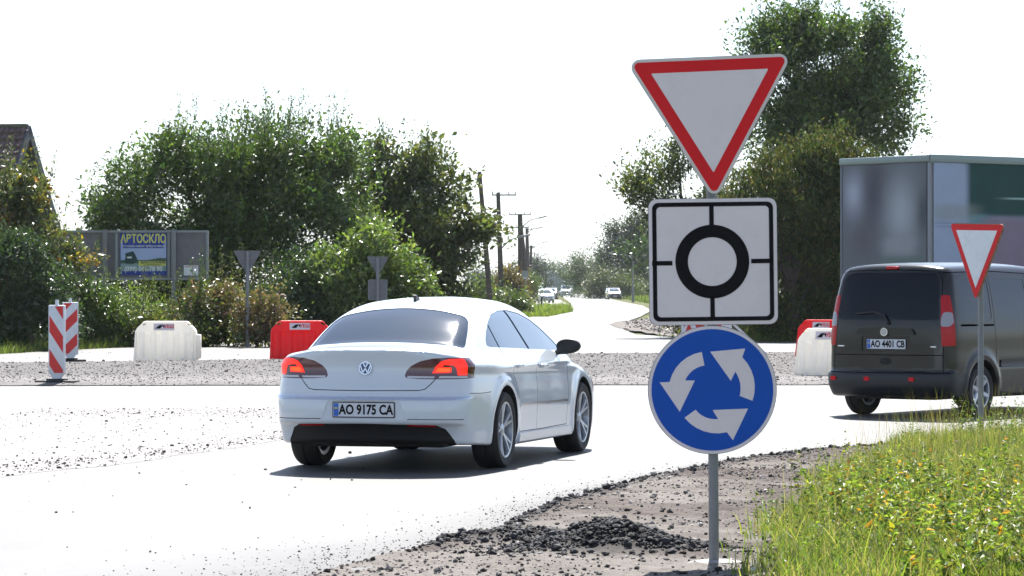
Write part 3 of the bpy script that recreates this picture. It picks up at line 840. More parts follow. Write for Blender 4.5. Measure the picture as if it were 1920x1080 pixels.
for sy in (-1, 1):
    dv = Vector((0, sy * (HWD + .35), -(hp - EV) * 1.03)); n_ = Vector((0, sy * (hp - EV), (HWD + .35))).normalized()
    a_ = Vector((.28, 0, hp)); 
    q = [a_, a_ + dv]
    for x0_, x1_, th0, th1 in ((.02, .10, -.26, .05), (-LEN + .1, .02, -.14, -.05)):
        vs = []
        for pnt in (Vector((0, 0, hp)), Vector((0, 0, hp)) + dv):
            for xx, th in ((x0_, th0), (x1_, th0), (x1_, th1), (x0_, th1)):
                vs.append(b.bm.verts.new(Vector((xx, pnt.y, pnt.z)) + n_ * th))
        for f in ((0, 1, 2, 3), (4, 7, 6, 5), (0, 4, 5, 1), (1, 5, 6, 2), (2, 6, 7, 3), (3, 7, 4, 0)): b.bm.faces.new([vs[i] for i in f])
b.build('bargeboard', mat('slate_board', (.075, .075, .095), .6, var=.15), ho)
b = MB(); b.box((-LEN / 2, 0, hp + .03), (LEN, .26, .14), bev=.04); b.build('ridge', mat('mossy_ridge', (.10, .105, .075), .9, var=.4, vscale=6), ho)
b = MB(); b.prism([(-HWD + .3, 0), (HWD - .3, 0), (HWD - .3, EV + .3), (0, hp - .35), (-HWD + .3, EV + .3)], -.75, -LEN + .6, Matrix(((0, 0, 1, 0), (1, 0, 0, 0), (0, 1, 0, 0), (0, 0, 0, 1))))
wl = b.build('wall', mat('red_brick', (.20, .085, .055), .85, var=.3, vscale=12), ho)
for zz in (2.0, 4.4):
    b = MB(); b.box((-.73, 0, zz), (.06, .9, 1.1)); f_ = b.build('window', mat('house_glass', (.02, .03, .035), .1), ho)
    b = MB(); b.box((-.69, 0, zz + .58), (.07, 1.0, .07)); b.box((-.69, 0, zz - .58), (.07, 1.0, .07)); b.box((-.69, .48, zz), (.07, .07, 1.1)); b.box((-.69, -.48, zz), (.07, .07, 1.1)); b.box((-.69, 0, zz), (.07, .05, 1.1)); b.build('frame', M['signrim'], f_)

# ---- far grey gabled house at the end of the street
p = at(1034, 540, 620); fh = empty('gabled_house', (p.x, 620, 0), rz=R(20), label='pale grey gabled house at the far end of the street', cat='house')
zr = at(0, 509, 620).z; ze = at(0, 526, 620).z
b = MB(); b.prism([(-2.6, 0), (2.8, 0), (2.8, ze), (0, zr - .1), (-2.6, ze)], 0, -9, FACE); b.build('wall', mat('pale_render', (.30, .33, .36), .8, var=.1), fh)
b = MB()
for s in (-1, 1):
    v_ = [b.bm.verts.new(c) for c in ((0, -.4, zr), (s * 3.2, -.4, ze - .4), (s * 3.2, 9.4, ze - .4), (0, 9.4, zr))]; b.bm.faces.new(v_)
me = b.mesh('roof', 30); rfo = link('roof', me, mat('grey_roof', (.22, .25, .27), .7, var=.1), fh)
sm = rfo.modifiers.new('s', 'SOLIDIFY'); sm.thickness = .12
b = MB(); b.box((0, -.03, ze - .4), (.9, .06, 1.0)); b.build('window', M['black'], fh)
# ================================================================ vegetation
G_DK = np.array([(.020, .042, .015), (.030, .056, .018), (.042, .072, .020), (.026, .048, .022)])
G_MID = np.array([(.044, .084, .018), (.060, .100, .020), (.034, .068, .018), (.080, .112, .024)])
G_LT = np.array([(.085, .135, .030), (.11, .155, .034), (.065, .11, .030), (.14, .175, .055)])
G_OLV = np.array([(.060, .086, .024), (.085, .102, .028), (.045, .070, .022), (.11, .115, .035)])
AUT = np.array([(.24, .18, .025), (.30, .20, .02), (.14, .13, .025), (.20, .10, .02), (.10, .10, .025), (.10, .07, .025)])
DRY = np.array([(.12, .10, .04), (.15, .11, .06), (.09, .095, .03), (.16, .09, .07)])

def leaves(P, S, C, rng, aspect=.5, up=.35, fold=.18, dirs=None, curl=0.0):
    """one folded four-point leaf per position"""
    n = len(P)
    d = rng.normal(size=(n, 3))
    if dirs is not None: d = d * .6 + dirs
    d /= np.linalg.norm(d, axis=1, keepdims=True) + 1e-9
    nr = rng.normal(size=(n, 3)); nr[:, 2] += up * 2
    s = np.cross(d, nr); s /= np.linalg.norm(s, axis=1, keepdims=True) + 1e-9
    nn = np.cross(s, d)
    L = S[:, None]; W = L * aspect
    a = P; b_ = P + d * L * .5 + s * W * .5 + nn * L * fold * .5; c = P + d * L - nn * L * curl; e = P + d * L * .5 - s * W * .5 + nn * L * fold * .5
    V = np.stack([a, b_, c, e], 1).reshape(-1, 3)
    Q = (np.arange(n) * 4)[:, None] + np.array([0, 1, 2, 3])
    return V, Q, np.repeat(C, 4, axis=0)

def pick(pal, n, rng, var=.25):
    c = pal[rng.integers(0, len(pal), n)] * np.exp(rng.normal(0, var, (n, 1)))
    return np.clip(c, .006, .5)

def tree(name, label, cat, D, px_t, ells, n_cl, per, leaf, pal, seed, depth=.8, shoots=0, trunk_r=.16, forks=7, aut=0.0, autpal=AUT, shell=.45, clr=.34, aspect=.5, group=None, up=.35, hang=0.0, m=None, base_z=0.0, trunks=1, drop=0.0, twig=True):
    rng = np.random.default_rng(seed)
    bx = (px_t - 960) / F * D
    t = empty(name, (bx, D, base_z), label=label, cat=cat, group=group)
    s = D / F
    E = np.array([((ex - px_t) * s, 0.0, H + (540 - ey) * s - base_z, rx * s, ry * s) for ex, ey, rx, ry in ells])
    ydep = np.array([rng.uniform(-.25, .25) * e[3] for e in E]); E[:, 1] = ydep
    w = (E[:, 3] * E[:, 4]) ; w = w / w.sum()
    # boughs: leafy masses that the smaller clumps gather round
    nb = max(5, int(n_cl / 26)); bi = rng.choice(len(E), nb, p=w); ub = rng.normal(size=(nb, 3)); ub /= np.linalg.norm(ub, axis=1, keepdims=True)
    rb = rng.uniform(.55, 1.0, nb); eb = E[bi]
    BG = np.stack([eb[:, 0] + ub[:, 0] * rb * eb[:, 3], eb[:, 1] + ub[:, 1] * rb * eb[:, 3] * depth, eb[:, 2] + ub[:, 2] * rb * eb[:, 4]], -1)
    ei = rng.choice(len(E), n_cl, p=w)
    u = rng.normal(size=(n_cl, 3)); u /= np.linalg.norm(u, axis=1, keepdims=True)
    rr = np.where(rng.uniform(size=n_cl) < shell, rng.uniform(.82, 1.04, n_cl), rng.uniform(0, 1, n_cl) ** .45)
    e = E[ei]
    C0 = np.stack([e[:, 0] + u[:, 0] * rr * e[:, 3], e[:, 1] + u[:, 1] * rr * e[:, 3] * depth, e[:, 2] + u[:, 2] * rr * e[:, 4]], -1)
    inb = rng.uniform(size=n_cl) < .62; bj = rng.integers(0, nb, n_cl); spread = min(.52, .13 * float(np.median(E[:, 3])) + .12)
    off_ = rng.normal(size=(n_cl, 3)) * spread * np.array([1, 1, .62]); 
    C0 = np.where(inb[:, None], BG[bj] + off_, C0)
    # irregular gaps: thin out with noise
    k = fbm(C0[:, 0] * .9 + C0[:, 1] * .5, C0[:, 2] * .9 + C0[:, 1] * .3, 3, seed) > -.30
    k &= C0[:, 2] > .15
    C0 = C0[k]; n = len(C0)
    if drop: C0 = C0[rng.uniform(size=n) > drop * np.clip((C0[:, 2] - C0[:, 2].mean()) / (np.ptp(C0[:, 2]) / 2), 0, 1)]; n = len(C0)
    cen = np.array([(E[:, 0] * w).sum(), 0, (E[:, 2] * w).sum() * .75])
    out = C0 - cen; out /= np.linalg.norm(out, axis=1, keepdims=True) + 1e-9
    dr = out * .7 + rng.normal(size=(n, 3)) * .45; dr[:, 2] += .35 - hang * 1.6
    dr /= np.linalg.norm(dr, axis=1, keepdims=True)
    Lc = rng.uniform(.7, 1.5, n) * clr * 1.5
    tint = np.exp(rng.normal(0, .18, (n, 1)))
    cnt = np.maximum(4, (per * rng.uniform(.5, 1.5, n)).astype(int))
    ci = np.repeat(np.arange(n), cnt); N = len(ci)
    tt = rng.uniform(-.35, 1, N)
    P = C0[ci] + dr[ci] * (tt * Lc[ci])[:, None] + rng.normal(size=(N, 3)) * (clr * .42)
    col = pick(pal, N, rng) * tint[ci]
    if aut > 0:
        am = rng.uniform(size=N) < aut * (1.0 + .9 * np.sign(fbm(C0[ci][:, 0] * 1.3, C0[ci][:, 2] * 1.3, 2, seed + 5)))
        col = np.where(am[:, None], pick(autpal, N, rng), col)
    S = leaf * np.clip(np.exp(rng.normal(0, .28, N)), .45, 1.9)
    dirs = dr[ci] * .5 if not hang else np.tile(np.array([[0, 0, -1.0]]), (N, 1)) * hang * 1.5
    Vs, Qs, Cs = [], [], []
    def add(v, q, c, off=[0]):
        Vs.append(v); Qs.append(q + off[0]); Cs.append(c); off[0] += len(v)
    off = [0]
    V1, Q1, C1 = leaves(P, S, col, rng, aspect, up, dirs=dirs)
    add(V1, Q1, C1, off)
    tw = []
    if shoots:
        # upright leafy shoots breaking the skyline
        top = C0[np.argsort(-(C0[:, 2] - .25 * np.abs(C0[:, 0] - cen[0])))[:max(shoots * 3, 10)]]
        top = top[rng.choice(len(top), min(shoots, len(top)), replace=False)]
        for q in top:
            Ls = rng.uniform(.5, 1.3) * (.015 * D); dv = np.array([rng.normal(0, .13), rng.normal(0, .13), 1.0])
            kx = int(Ls / (leaf * .16)); ts = rng.uniform(0, 1, kx)
            Pp = q + dv * (ts * Ls)[:, None] + rng.normal(size=(kx, 3)) * leaf * .45
            v, qq, c = leaves(Pp, leaf * rng.uniform(.5, 1.0, kx) * (1.15 - .5 * ts), pick(pal, kx, rng), rng, aspect, .2, dirs=np.tile(dv * .9, (kx, 1)))
            add(v, qq, c, off); tw.append((q, q + dv * Ls))
    me = np_mesh('crown', np.concatenate(Vs), np.concatenate(Qs), m or M['leaf'], False, np.concatenate(Cs))
    link('crown', me, None, t)
    # trunk, limbs and twigs
    b = MB(); rnd = random.Random(seed)
    cz = C0[:, 2]
    for ti in range(trunks):
        ox = (ti - (trunks - 1) / 2) * .75 * (1 if trunks > 1 else 0)
        topz = max(.7, float(np.percentile(cz, 55)))
        pts = [Vector((ox * .6, rnd.uniform(-.1, .1), -.1))]
        for i in range(1, 5):
            pts.append(Vector((ox * (.6 + i * .25) + (cen[0]) * .25 * i / 4 + rnd.uniform(-.12, .12), rnd.uniform(-.15, .15), topz * i / 4)))
        b.tube(pts, [trunk_r * f for f in (1.25, 1, .82, .65, .45)], 8)
        for j in range(forks):
            g_ = C0[rnd.randrange(n)]; st = pts[rnd.randrange(1, 4)].lerp(pts[4], rnd.random() * .6)
            en = Vector(g_); mid = st.lerp(en, .5) + Vector((0, 0, .12 * (en - st).length))
            b.tube([st, st.lerp(mid, .5) + Vector((rnd.uniform(-.1, .1), 0, .05)), mid, en], [trunk_r * .5, trunk_r * .38, trunk_r * .25, trunk_r * .08], 5)
    if twig:
        for q in C0[rng.choice(n, min(n, 130), replace=False)]:
            en = Vector(q); st = en.lerp(Vector((cen[0], 0, max(.5, en.z * .6))), .35)
            b.tube([st, en], [.022, .007], 3)
    for q0, q1 in tw: b.tube([q0, q1], [.012, .005], 3)
    b.build('trunk', M['bark'], t, smooth=60)
    return t

# ---- left side of the junction
GL = 'trees and bushes left of the street'
tree('broadleaf_tree', 'big dense dark green tree behind the billboard, tallest on the left', 'tree', 96, 430,
     [(500, 370, 165, 130), (340, 380, 140, 110), (225, 400, 60, 50), (512, 283, 95, 58), (385, 300, 85, 60), (632, 350, 75, 105), (410, 520, 200, 90), (585, 500, 90, 100), (300, 470, 130, 80), (500, 440, 150, 120)],
     2100, 52, .145, G_MID, 1, shoots=60, trunk_r=.22, forks=16, aspect=.42, group=GL, clr=.40)
tree('walnut_tree', 'looser grey green tree right of the big one, with leaning stems', 'tree', 104, 830,
     [(800, 400, 95, 100), (735, 340, 55, 60), (846, 345, 46, 62), (862, 450, 45, 75), (770, 390, 60, 90), (770, 500, 90, 75), (850, 500, 60, 70), (800, 300, 60, 30), (690, 330, 50, 62), (745, 300, 50, 35), (690, 420, 40, 80), (780, 570, 110, 40)],
     760, 44, .165, G_OLV, 2, shoots=20, trunk_r=.14, forks=12, aspect=.55, group=GL, shell=.35, clr=.36, drop=.35, trunks=2)
tree('elder_bush', 'pale bright green bush before the taller trees, behind the sign pair', 'bush', 89, 700,
     [(700, 478, 58, 50), (670, 545, 80, 52), (735, 545, 50, 60), (640, 585, 60, 35)], 420, 46, .135, G_LT, 3, trunk_r=.07, forks=9, shoots=8, group=GL, clr=.3, shell=.6)
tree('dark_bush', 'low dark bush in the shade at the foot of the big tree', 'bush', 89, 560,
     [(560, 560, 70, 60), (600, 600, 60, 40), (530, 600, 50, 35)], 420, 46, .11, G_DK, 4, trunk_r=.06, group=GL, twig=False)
tree('autumn_tree', 'small tree with yellow and orange leaves in front of the tiled roof', 'tree', 80, 50,
     [(28, 405, 46, 60), (5, 430, 50, 80), (80, 460, 42, 45), (52, 355, 20, 26), (112, 510, 28, 36), (60, 500, 60, 60)], 380, 46, .115, G_OLV, 5, aut=.8, trunk_r=.09, group=GL, shoots=10, clr=.28)
tree('privet_bush', 'large dark bush at the left edge below the autumn leaves', 'bush', 76.5, 55,
     [(25, 530, 72, 82), (82, 552, 50, 60), (60, 600, 85, 50), (10, 610, 60, 50)], 620, 46, .095, G_DK, 6, trunk_r=.07, group=GL, clr=.25, shell=.6)
tree('sapling', 'thin sparse sapling against the sky between roof and big tree', 'tree', 86, 128,
     [(128, 400, 17, 28), (105, 372, 10, 12), (120, 435, 16, 14)], 26, 12, .10, G_DK, 7, trunk_r=.035, forks=9, group=GL, clr=.2, twig=False)
HG = 'shrubs along the verge below the billboard'
hedge = [(175, 585, 48, 48, G_MID, 0, 'bright green shrub next to the striped panels'), (235, 598, 45, 46, G_LT, 0, 'leafy yellow green shrub left of the white barrier'), (272, 585, 24, 42, G_LT, 0, 'tall light green shoots rising in front of the poster'),
         (305, 606, 50, 36, G_OLV, .1, 'dense shrub right behind the white barrier'), (365, 595, 45, 40, G_MID, .25, 'olive shrub between billboard post and triangular sign back'), (425, 600, 48, 42, G_OLV, .55, 'brownish shrub around the pole of the triangular sign back'),
         (485, 602, 38, 34, G_OLV, .5, 'reddish dry shrub left of the red barrier')]
for i, (hx, hy, rx, ry, pal, au, lb) in enumerate(hedge):
    tree('shrub', lb, 'shrub', 80.5 + (i % 3) * .8, hx, [(hx, hy, rx, ry), (hx - rx * .4, hy + 22, rx * .8, 30), (hx + rx * .4, hy + 22, rx * .8, 30)], 190, 44, .09, pal, 20 + i, aut=au, autpal=DRY, trunk_r=.04, forks=5, group=HG, clr=.24, shoots=7, shell=.6, twig=False)

# ---- right side
GR = 'trees right of the street'
tree('oak_tree', 'tallest tree, broad green crown rising above the truck and behind the triangle', 'tree', 112, 1560,
     [(1555, 130, 120, 90), (1500, 62, 55, 48), (1610, 62, 55, 50), (1600, 215, 100, 75), (1425, 92, 55, 22), (1672, 255, 42, 45), (1480, 190, 75, 80), (1635, 150, 55, 60), (1560, 280, 110, 70), (1460, 280, 70, 60)],
     1500, 56, .14, G_MID, 8, trunk_r=.28, forks=22, group=GR, clr=.46, shell=.5, shoots=6)
tree('drooping_conifer', 'brownish green conifer with drooping branches behind the square sign', 'tree', 90, 1510,
     [(1490, 350, 100, 85), (1450, 420, 90, 100), (1560, 400, 60, 110), (1530, 500, 85, 110), (1455, 540, 70, 90), (1400, 480, 50, 110), (1580, 520, 40, 90), (1560, 290, 55, 45), (1620, 330, 45, 40), (1500, 590, 100, 50)],
     2300, 44, .15, np.array([(.042, .062, .020), (.068, .082, .026), (.10, .088, .032), (.028, .048, .020)]), 9, trunk_r=.2, forks=26, group=GR, clr=.34, aspect=.26, hang=.55, m=M['needle'], shell=.5, trunks=2)
tree('apple_tree', 'loose olive green tree peeping out left of the square sign', 'tree', 97, 1290,
     [(1235, 320, 50, 55), (1215, 350, 35, 45), (1300, 340, 60, 80), (1340, 430, 60, 110), (1270, 420, 60, 70), (1330, 540, 80, 80)], 700, 46, .11, G_OLV, 10, trunk_r=.15, forks=14, group=GR, clr=.32, shell=.45, shoots=5, drop=.25, twig=True)
tree('roadside_bush', 'low green bush behind the red barrier beside the dark van', 'bush', 92, 1480, [(1475, 600, 50, 28), (1520, 585, 40, 45), (1440, 610, 45, 22)], 120, 36, .10, G_MID, 11, trunk_r=.05, group=GR, clr=.22, twig=False)

# ---- trees along the street in the distance
GD = 'distant trees lining the street'
far = [
    (1190, 455, [(1185, 480, 42, 50), (1160, 500, 40, 50), (1205, 440, 26, 30), (1215, 510, 40, 50), (1160, 455, 22, 22), (1190, 540, 60, 25)], G_DK, 'tall dark trees directly left of the square sign', .27, 520),
    (1105, 480, [(1100, 520, 26, 32), (1120, 505, 22, 32), (1085, 530, 22, 26)], G_MID, 'rounded tree clump before the street bends away', .22, 200),
    (1127, 440, [(1130, 545, 16, 24), (1118, 540, 14, 18)], G_OLV, 'small yellowish tree left of the car with the glaring windscreen', .2, 90),
    (1066, 780, [(1065, 525, 20, 22), (1085, 518, 20, 22), (1055, 540, 14, 16)], G_MID, 'far pale trees closing the end of the street', .3, 160),
    (1176, 440, [(1175, 540, 14, 22), (1187, 548, 20, 16)], G_LT, 'light green bush beside the car with the glaring windscreen', .18, 80),
    (1010, 520, [(1005, 520, 14, 38), (1015, 530, 12, 26), (990, 515, 16, 35)], G_DK, 'dark conifer like tree behind the distant poles', .2, 150),
    (985, 300, [(985, 548, 10, 18), (981, 558, 8, 12)], G_LT, 'light green bush right of the thick doubled pole', .16, 80),
    (958, 240, [(958, 540, 22, 30), (948, 565, 22, 26), (968, 570, 14, 22)], AUT * .8, 'yellowish bush between the free pole and the doubled pole', .17, 140),
    (915, 170, [(905, 560, 30, 22), (935, 572, 22, 18), (960, 580, 18, 12)], G_LT, 'bright bushes at the feet of the two nearest poles', .14, 150),
    (940, 420, [(930, 545, 26, 22), (900, 540, 30, 26), (965, 535, 20, 30)], G_DK, 'dark trees on the horizon behind the nearest poles', .25, 160),
    (1040, 700, [(1030, 532, 22, 14), (1000, 530, 30, 16), (1060, 536, 24, 12)], G_MID, 'low blurred trees behind the grey gabled house', .4, 140),
]
for i, (tx, D_, el, pal, lb, lf, nc) in enumerate(far):
    tree('distant_tree', lb, 'tree', D_, tx, el, int(nc * 2.0), 46, lf * 1.05, pal * .68, 60 + i, trunk_r=.18, forks=4, group=GD, clr=.012 * D_ * .22, shell=.5, twig=False)
tree('distant_tree', 'broad dark trees far behind, filling the gap right of the triangle post', 'tree', 190, 1400, [(1330, 500, 150, 70), (1500, 500, 150, 70)], 300, 36, .2, G_DK, 90, trunk_r=.2, forks=4, group=GD, clr=.6, twig=False)

# ---------------------------------------------------------------- grass and weeds
def blades(name, X, Y, Z, Hh, Wd, C, rng, bend=.5, m=None, label='', cat='grass'):
    n = len(X)
    a = rng.uniform(0, 2 * math.pi, n); dx, dy = np.cos(a), np.sin(a)
    bd = np.abs(rng.normal(bend, bend * .5, n)) * Hh
    la = rng.uniform(0, 2 * math.pi, n); lx, ly = np.cos(la), np.sin(la)
    V = np.zeros((n, 8, 3))
    for i, (f, wf) in enumerate(((0, 1), (.4, .85), (.75, .5), (1.0, .06))):
        cx = X + lx * bd * f * f; cy = Y + ly * bd * f * f; cz = Z + Hh * (f - .18 * f * f * bend)
        for j, s in enumerate((-1, 1)):
            V[:, i * 2 + j, 0] = cx + s * dx * Wd * wf / 2; V[:, i * 2 + j, 1] = cy + s * dy * Wd * wf / 2; V[:, i * 2 + j, 2] = cz
    Q = (np.arange(n) * 8)[:, None, None] + np.array([[0, 1, 3, 2], [2, 3, 5, 4], [4, 5, 7, 6]])[None]
    C = np.repeat(C, 8, axis=0)
    me = np_mesh(name, V.reshape(-1, 3), Q.reshape(-1, 4), m or M['grass'], False, C)
    return tag(link(name, me), label, kind='stuff')

GB = np.array([(EX[0] * 0 + 1.24 + .0, 15.0)] + [(at(px, 540, F * H / (py - 540.)).x, F * H / (py - 540.)) for px, py in ((1405, 1075), (1425, 1030), (1450, 985), (1500, 935), (1560, 893), (1610, 868), (1650, 852), (1690, 842))])
def gx(Y): return np.interp(Y, GB[:, 1][np.argsort(GB[:, 1])], GB[:, 0][np.argsort(GB[:, 1])])
def far_lim(X): return np.interp(X, [3.0, 3.9, 6, 9], [28.8, 31.2, 32.6, 33])
def gmask(X, Y, soft=.25):
    d = np.minimum((X - gx(Y)) * .8, far_lim(X) - Y) + .30 * fbm(X * 2.1, Y * 2.1, 4, 15)
    return np.clip(d / soft + .2, 0, 1)
GPAL = np.array([(.115, .165, .028), (.14, .18, .03), (.085, .14, .026), (.17, .18, .05), (.10, .13, .035), (.07, .12, .03)])
rng = np.random.default_rng(11)
X = rng.uniform(.9, 7.2, 300000); Y = rng.uniform(14.5, 33, 300000)
k = (rng.uniform(size=len(X)) < gmask(X, Y) * np.clip(.62 + .9 * fbm(X * 2.6, Y * 2.6, 3, 207), .12, 1)) & (X < .175 * Y + .9)
X, Y = X[k], Y[k]
zz = soil_h(X, Y)
hh = (.13 + .13 * np.clip(fbm(X * .8, Y * .8, 3, 44) + .45, 0, 1.4) + .06 * sstep(24, 30, Y)) * np.exp(rng.normal(0, .32, len(X))) * (.45 + .55 * gmask(X, Y, .9)) * (1 - .28 * sstep(24, 29, Y))
hh = np.clip(hh * .86, .03, .45)
pt = (fbm(X * 1.6, Y * 1.6, 3, 18))[:, None]
C = pick(GPAL, len(X), rng, .28) * (1 + .5 * pt)
dryk = rng.uniform(size=len(X)) < .16 + .22 * (pt[:, 0] > .2)
C = np.where(dryk[:, None], pick(np.array([(.25, .22, .11), (.2, .17, .09)]), len(X), rng), C)
blades('grass', X, Y, zz, hh, rng.uniform(.0028, .009, len(X)) , np.clip(C, .01, .5), rng, .45, label='tall sunlit yellow green grass covering the right foreground corner')
print('grass blades', len(X))
# ground under the grass
me = hgrid(1.0, 9.0, 13.0, 33.5, .06, lambda X, Y: soil_h(X, Y) + .012, lambda X, Y: np.clip(np.array([.05, .055, .022])[None] * (1 + .4 * fbm(X * 5, Y * 5, 3, 19)[:, None]), .01, 1), 'turf', M['soil'], keep=lambda X, Y: gmask(X, Y, .25) > .8)
tag(link('turf', me), kind='structure')
# thin stalks with seed heads
n = 1500
X = rng.uniform(1.3, 6.5, n * 4); Y = rng.uniform(16, 32.5, n * 4)
k = (rng.uniform(size=len(X)) < gmask(X, Y, .4)) & (X < .17 * Y + .4); X, Y = X[k][:n], Y[k][:n]
hs_ = rng.uniform(.3, .62, len(X))
blades('stalks', X, Y, soil_h(X, Y), hs_, np.full(len(X), .0028), pick(np.array([(.22, .2, .09), (.14, .15, .05), (.13, .09, .05)]), len(X), rng), rng, .18, label='thin straw coloured stalks standing above the grass')
# broad-leaved weeds with a few autumn and pale leaves
def weeds(name, n, x0, x1, y0, y1, pal, label, ls=(.03, .06), hmax=.42, lper=26, dens=1.0, seed=3, msk=True):
    r = np.random.default_rng(seed)
    X = r.uniform(x0, x1, n * 4); Y = r.uniform(y0, y1, n * 4)
    if msk:
        k = (r.uniform(size=len(X)) < gmask(X, Y, .5) * dens * np.clip(.5 + 2.2 * fbm(X * 1.3, Y * 1.0, 3, seed + 300) + .25 * (21 - Y) / 5, .06, 1)) & (X < .172 * Y + .6); X, Y = X[k][:n], Y[k][:n]
    n = len(X)
    hw_ = r.uniform(.3, 1, n) * hmax
    ci = np.repeat(np.arange(n), lper); N = len(ci)
    tt = r.uniform(.08, 1, N); az = r.uniform(0, 6.28, N); ln = r.normal(0, .12, (n, 2))
    P = np.stack([X[ci] + ln[ci, 0] * tt * hw_[ci], Y[ci] + ln[ci, 1] * tt * hw_[ci], (soil_h(X, Y) if msk else np.zeros(n))[ci] + tt * hw_[ci]], -1)
    d = np.stack([np.cos(az), np.sin(az), r.uniform(.0, .7, N)], -1)
    tint = np.exp(r.normal(0, .2, (n, 1)))
    v, q, c = leaves(P, r.uniform(*ls, N) * (1.15 - .5 * tt), pick(pal, N, r, .22) * tint[ci], r, .48, .6, dirs=d * 1.5, curl=.15)
    me = np_mesh(name, v, q, M['grass'], False, c); return tag(link(name, me), label, kind='stuff')
WP = np.concatenate([GPAL, GPAL, G_LT, np.array([(.24, .22, .03), (.30, .16, .03)])])
weeds('weeds', 1700, 1.3, 6.8, 15.5, 32, np.concatenate([G_LT, GPAL, G_MID]), 'small leafy weeds mixed through the grass', (.016, .042), .36, 20, .8, 5)
weeds('leafy_weeds', 620, 1.9, 4.4, 14.8, 21.5, WP, 'broad leaved weeds with yellow and orange leaves in the bottom right corner', (.03, .075), .44, 26, 1, 6)
weeds('dark_weeds', 150, 4.3, 6.2, 25, 31, G_MID, 'darker tufted weeds near the thin sign post', (.03, .05), .5, 34, 1, 7)
# pale flower heads
n = 90
X = rng.uniform(1.6, 6, n * 3); Y = rng.uniform(16, 31, n * 3); k = rng.uniform(size=len(X)) < gmask(X, Y, .5); X, Y = X[k][:n], Y[k][:n]
me = stones('flower_heads', np.stack([X, Y, soil_h(X, Y) + rng.uniform(.15, .4, len(X))], -1), rng.uniform(.004, .009, len(X)), np.tile([[.7, .7, .68]], (len(X), 1)) * rng.uniform(.6, 1, (len(X), 1)), rng)
tag(link('flower_heads', me), 'tiny white flower heads dotted over the grass', kind='stuff')

# grass on the far verges and the small lawn
def verge_grass(name, poly_f, x0, x1, y0, y1, n, hgt, pal, label, seed, wd=.012):
    r = np.random.default_rng(seed)
    X = r.uniform(x0, x1, n); Y = r.uniform(y0, y1, n); k = poly_f(X, Y); X, Y = X[k], Y[k]
    blades(name, X, Y, np.full(len(X), -.05), hgt * np.exp(r.normal(0, .35, len(X))), np.full(len(X), wd), pick(pal, len(X), r, .25), r, .4, label=label)
LX = [p.x for p in l_edge[::-1]]; LY = [p.y for p in l_edge[::-1]]
def le(X): return np.interp(X, [p.x for p in sorted(l_edge[7:], key=lambda q: q.x)], [p.y for p in sorted(l_edge[7:], key=lambda q: q.x)])
verge_grass('verge_grass', lambda X, Y: Y > le(X) + .3 * fbm(X, X * 0, 3, 4), -16, -4, 70, 92, 60000, .20, np.concatenate([G_LT, G_OLV]), 'grass strip between the far lane and the roadside shrubs', 41)
verge_grass('lawn_grass', lambda X, Y: (Y > le(X) + 9) & (X > -1) & (X < np.interp(Y, [165, 200, 232], [1.9, 3.9, 4.2])), -1, 5, 165, 236, 26000, .28, GPAL, 'small bright green lawn left of the street', 42, .05)
verge_grass('corner_grass', lambda X, Y: (Y > 93 + 1.5 * fbm(X * .7, X * 0, 3, 3)) & (X > np.interp(Y, [90, 150], [5.4, 10])), 4, 16, 84, 125, 50000, .26, np.concatenate([G_LT, G_MID]), 'grass strip behind the square sign and the right barriers', 43, .02)
verge_grass('corner_grass', lambda X, Y: X > 6.2, 6.2, 14, 88.5, 95, 16000, .22, np.concatenate([G_LT, G_OLV]), 'sparse grass at the lane edge behind the red barrier on the right', 44, .015)
verge_grass('street_grass', lambda X, Y: X > np.interp(Y, [150, 300, 420], [9, 13.5, 15.5]), 9, 22, 180, 430, 30000, .4, np.concatenate([G_LT, G_OLV]), 'rough grass along the right side of the street', 45, .09)
# ================================================================ implicit-surface mesher for vehicles and barriers
def smax(a, b, k):
    h = np.clip(0.5 + 0.5 * (a - b) / k, 0, 1); return b * (1 - h) + a * h + k * h * (1 - h)
def smin(a, b, k): return -smax(-a, -b, k)
def sp(xs, ys):
    """smooth monotone-ish interpolation through points"""
    xs = np.array(xs, float); ys = np.array(ys, float)
    d = np.diff(ys) / np.diff(xs); m = np.zeros(len(xs)); m[1:-1] = (d[:-1] + d[1:]) / 2; m[0] = d[0]; m[-1] = d[-1]
    for i in range(len(d)):
        if d[i] == 0: m[i] = m[i + 1] = 0
        else:
            a, b = m[i] / d[i], m[i + 1] / d[i]
            if a < 0: m[i] = 0
            if b < 0: m[i + 1] = 0
            s = a * a + b * b
            if s > 9: m[i] = 3 * a / math.sqrt(s) * d[i]; m[i + 1] = 3 * b / math.sqrt(s) * d[i]
    def f(x):
        x = np.clip(x, xs[0], xs[-1]); i = np.clip(np.searchsorted(xs, x) - 1, 0, len(xs) - 2)
        h = xs[i + 1] - xs[i]; t = (x - xs[i]) / h
        return (2 * t ** 3 - 3 * t ** 2 + 1) * ys[i] + (t ** 3 - 2 * t ** 2 + t) * h * m[i] + (-2 * t ** 3 + 3 * t ** 2) * ys[i + 1] + (t ** 3 - t ** 2) * h * m[i + 1]
    return f

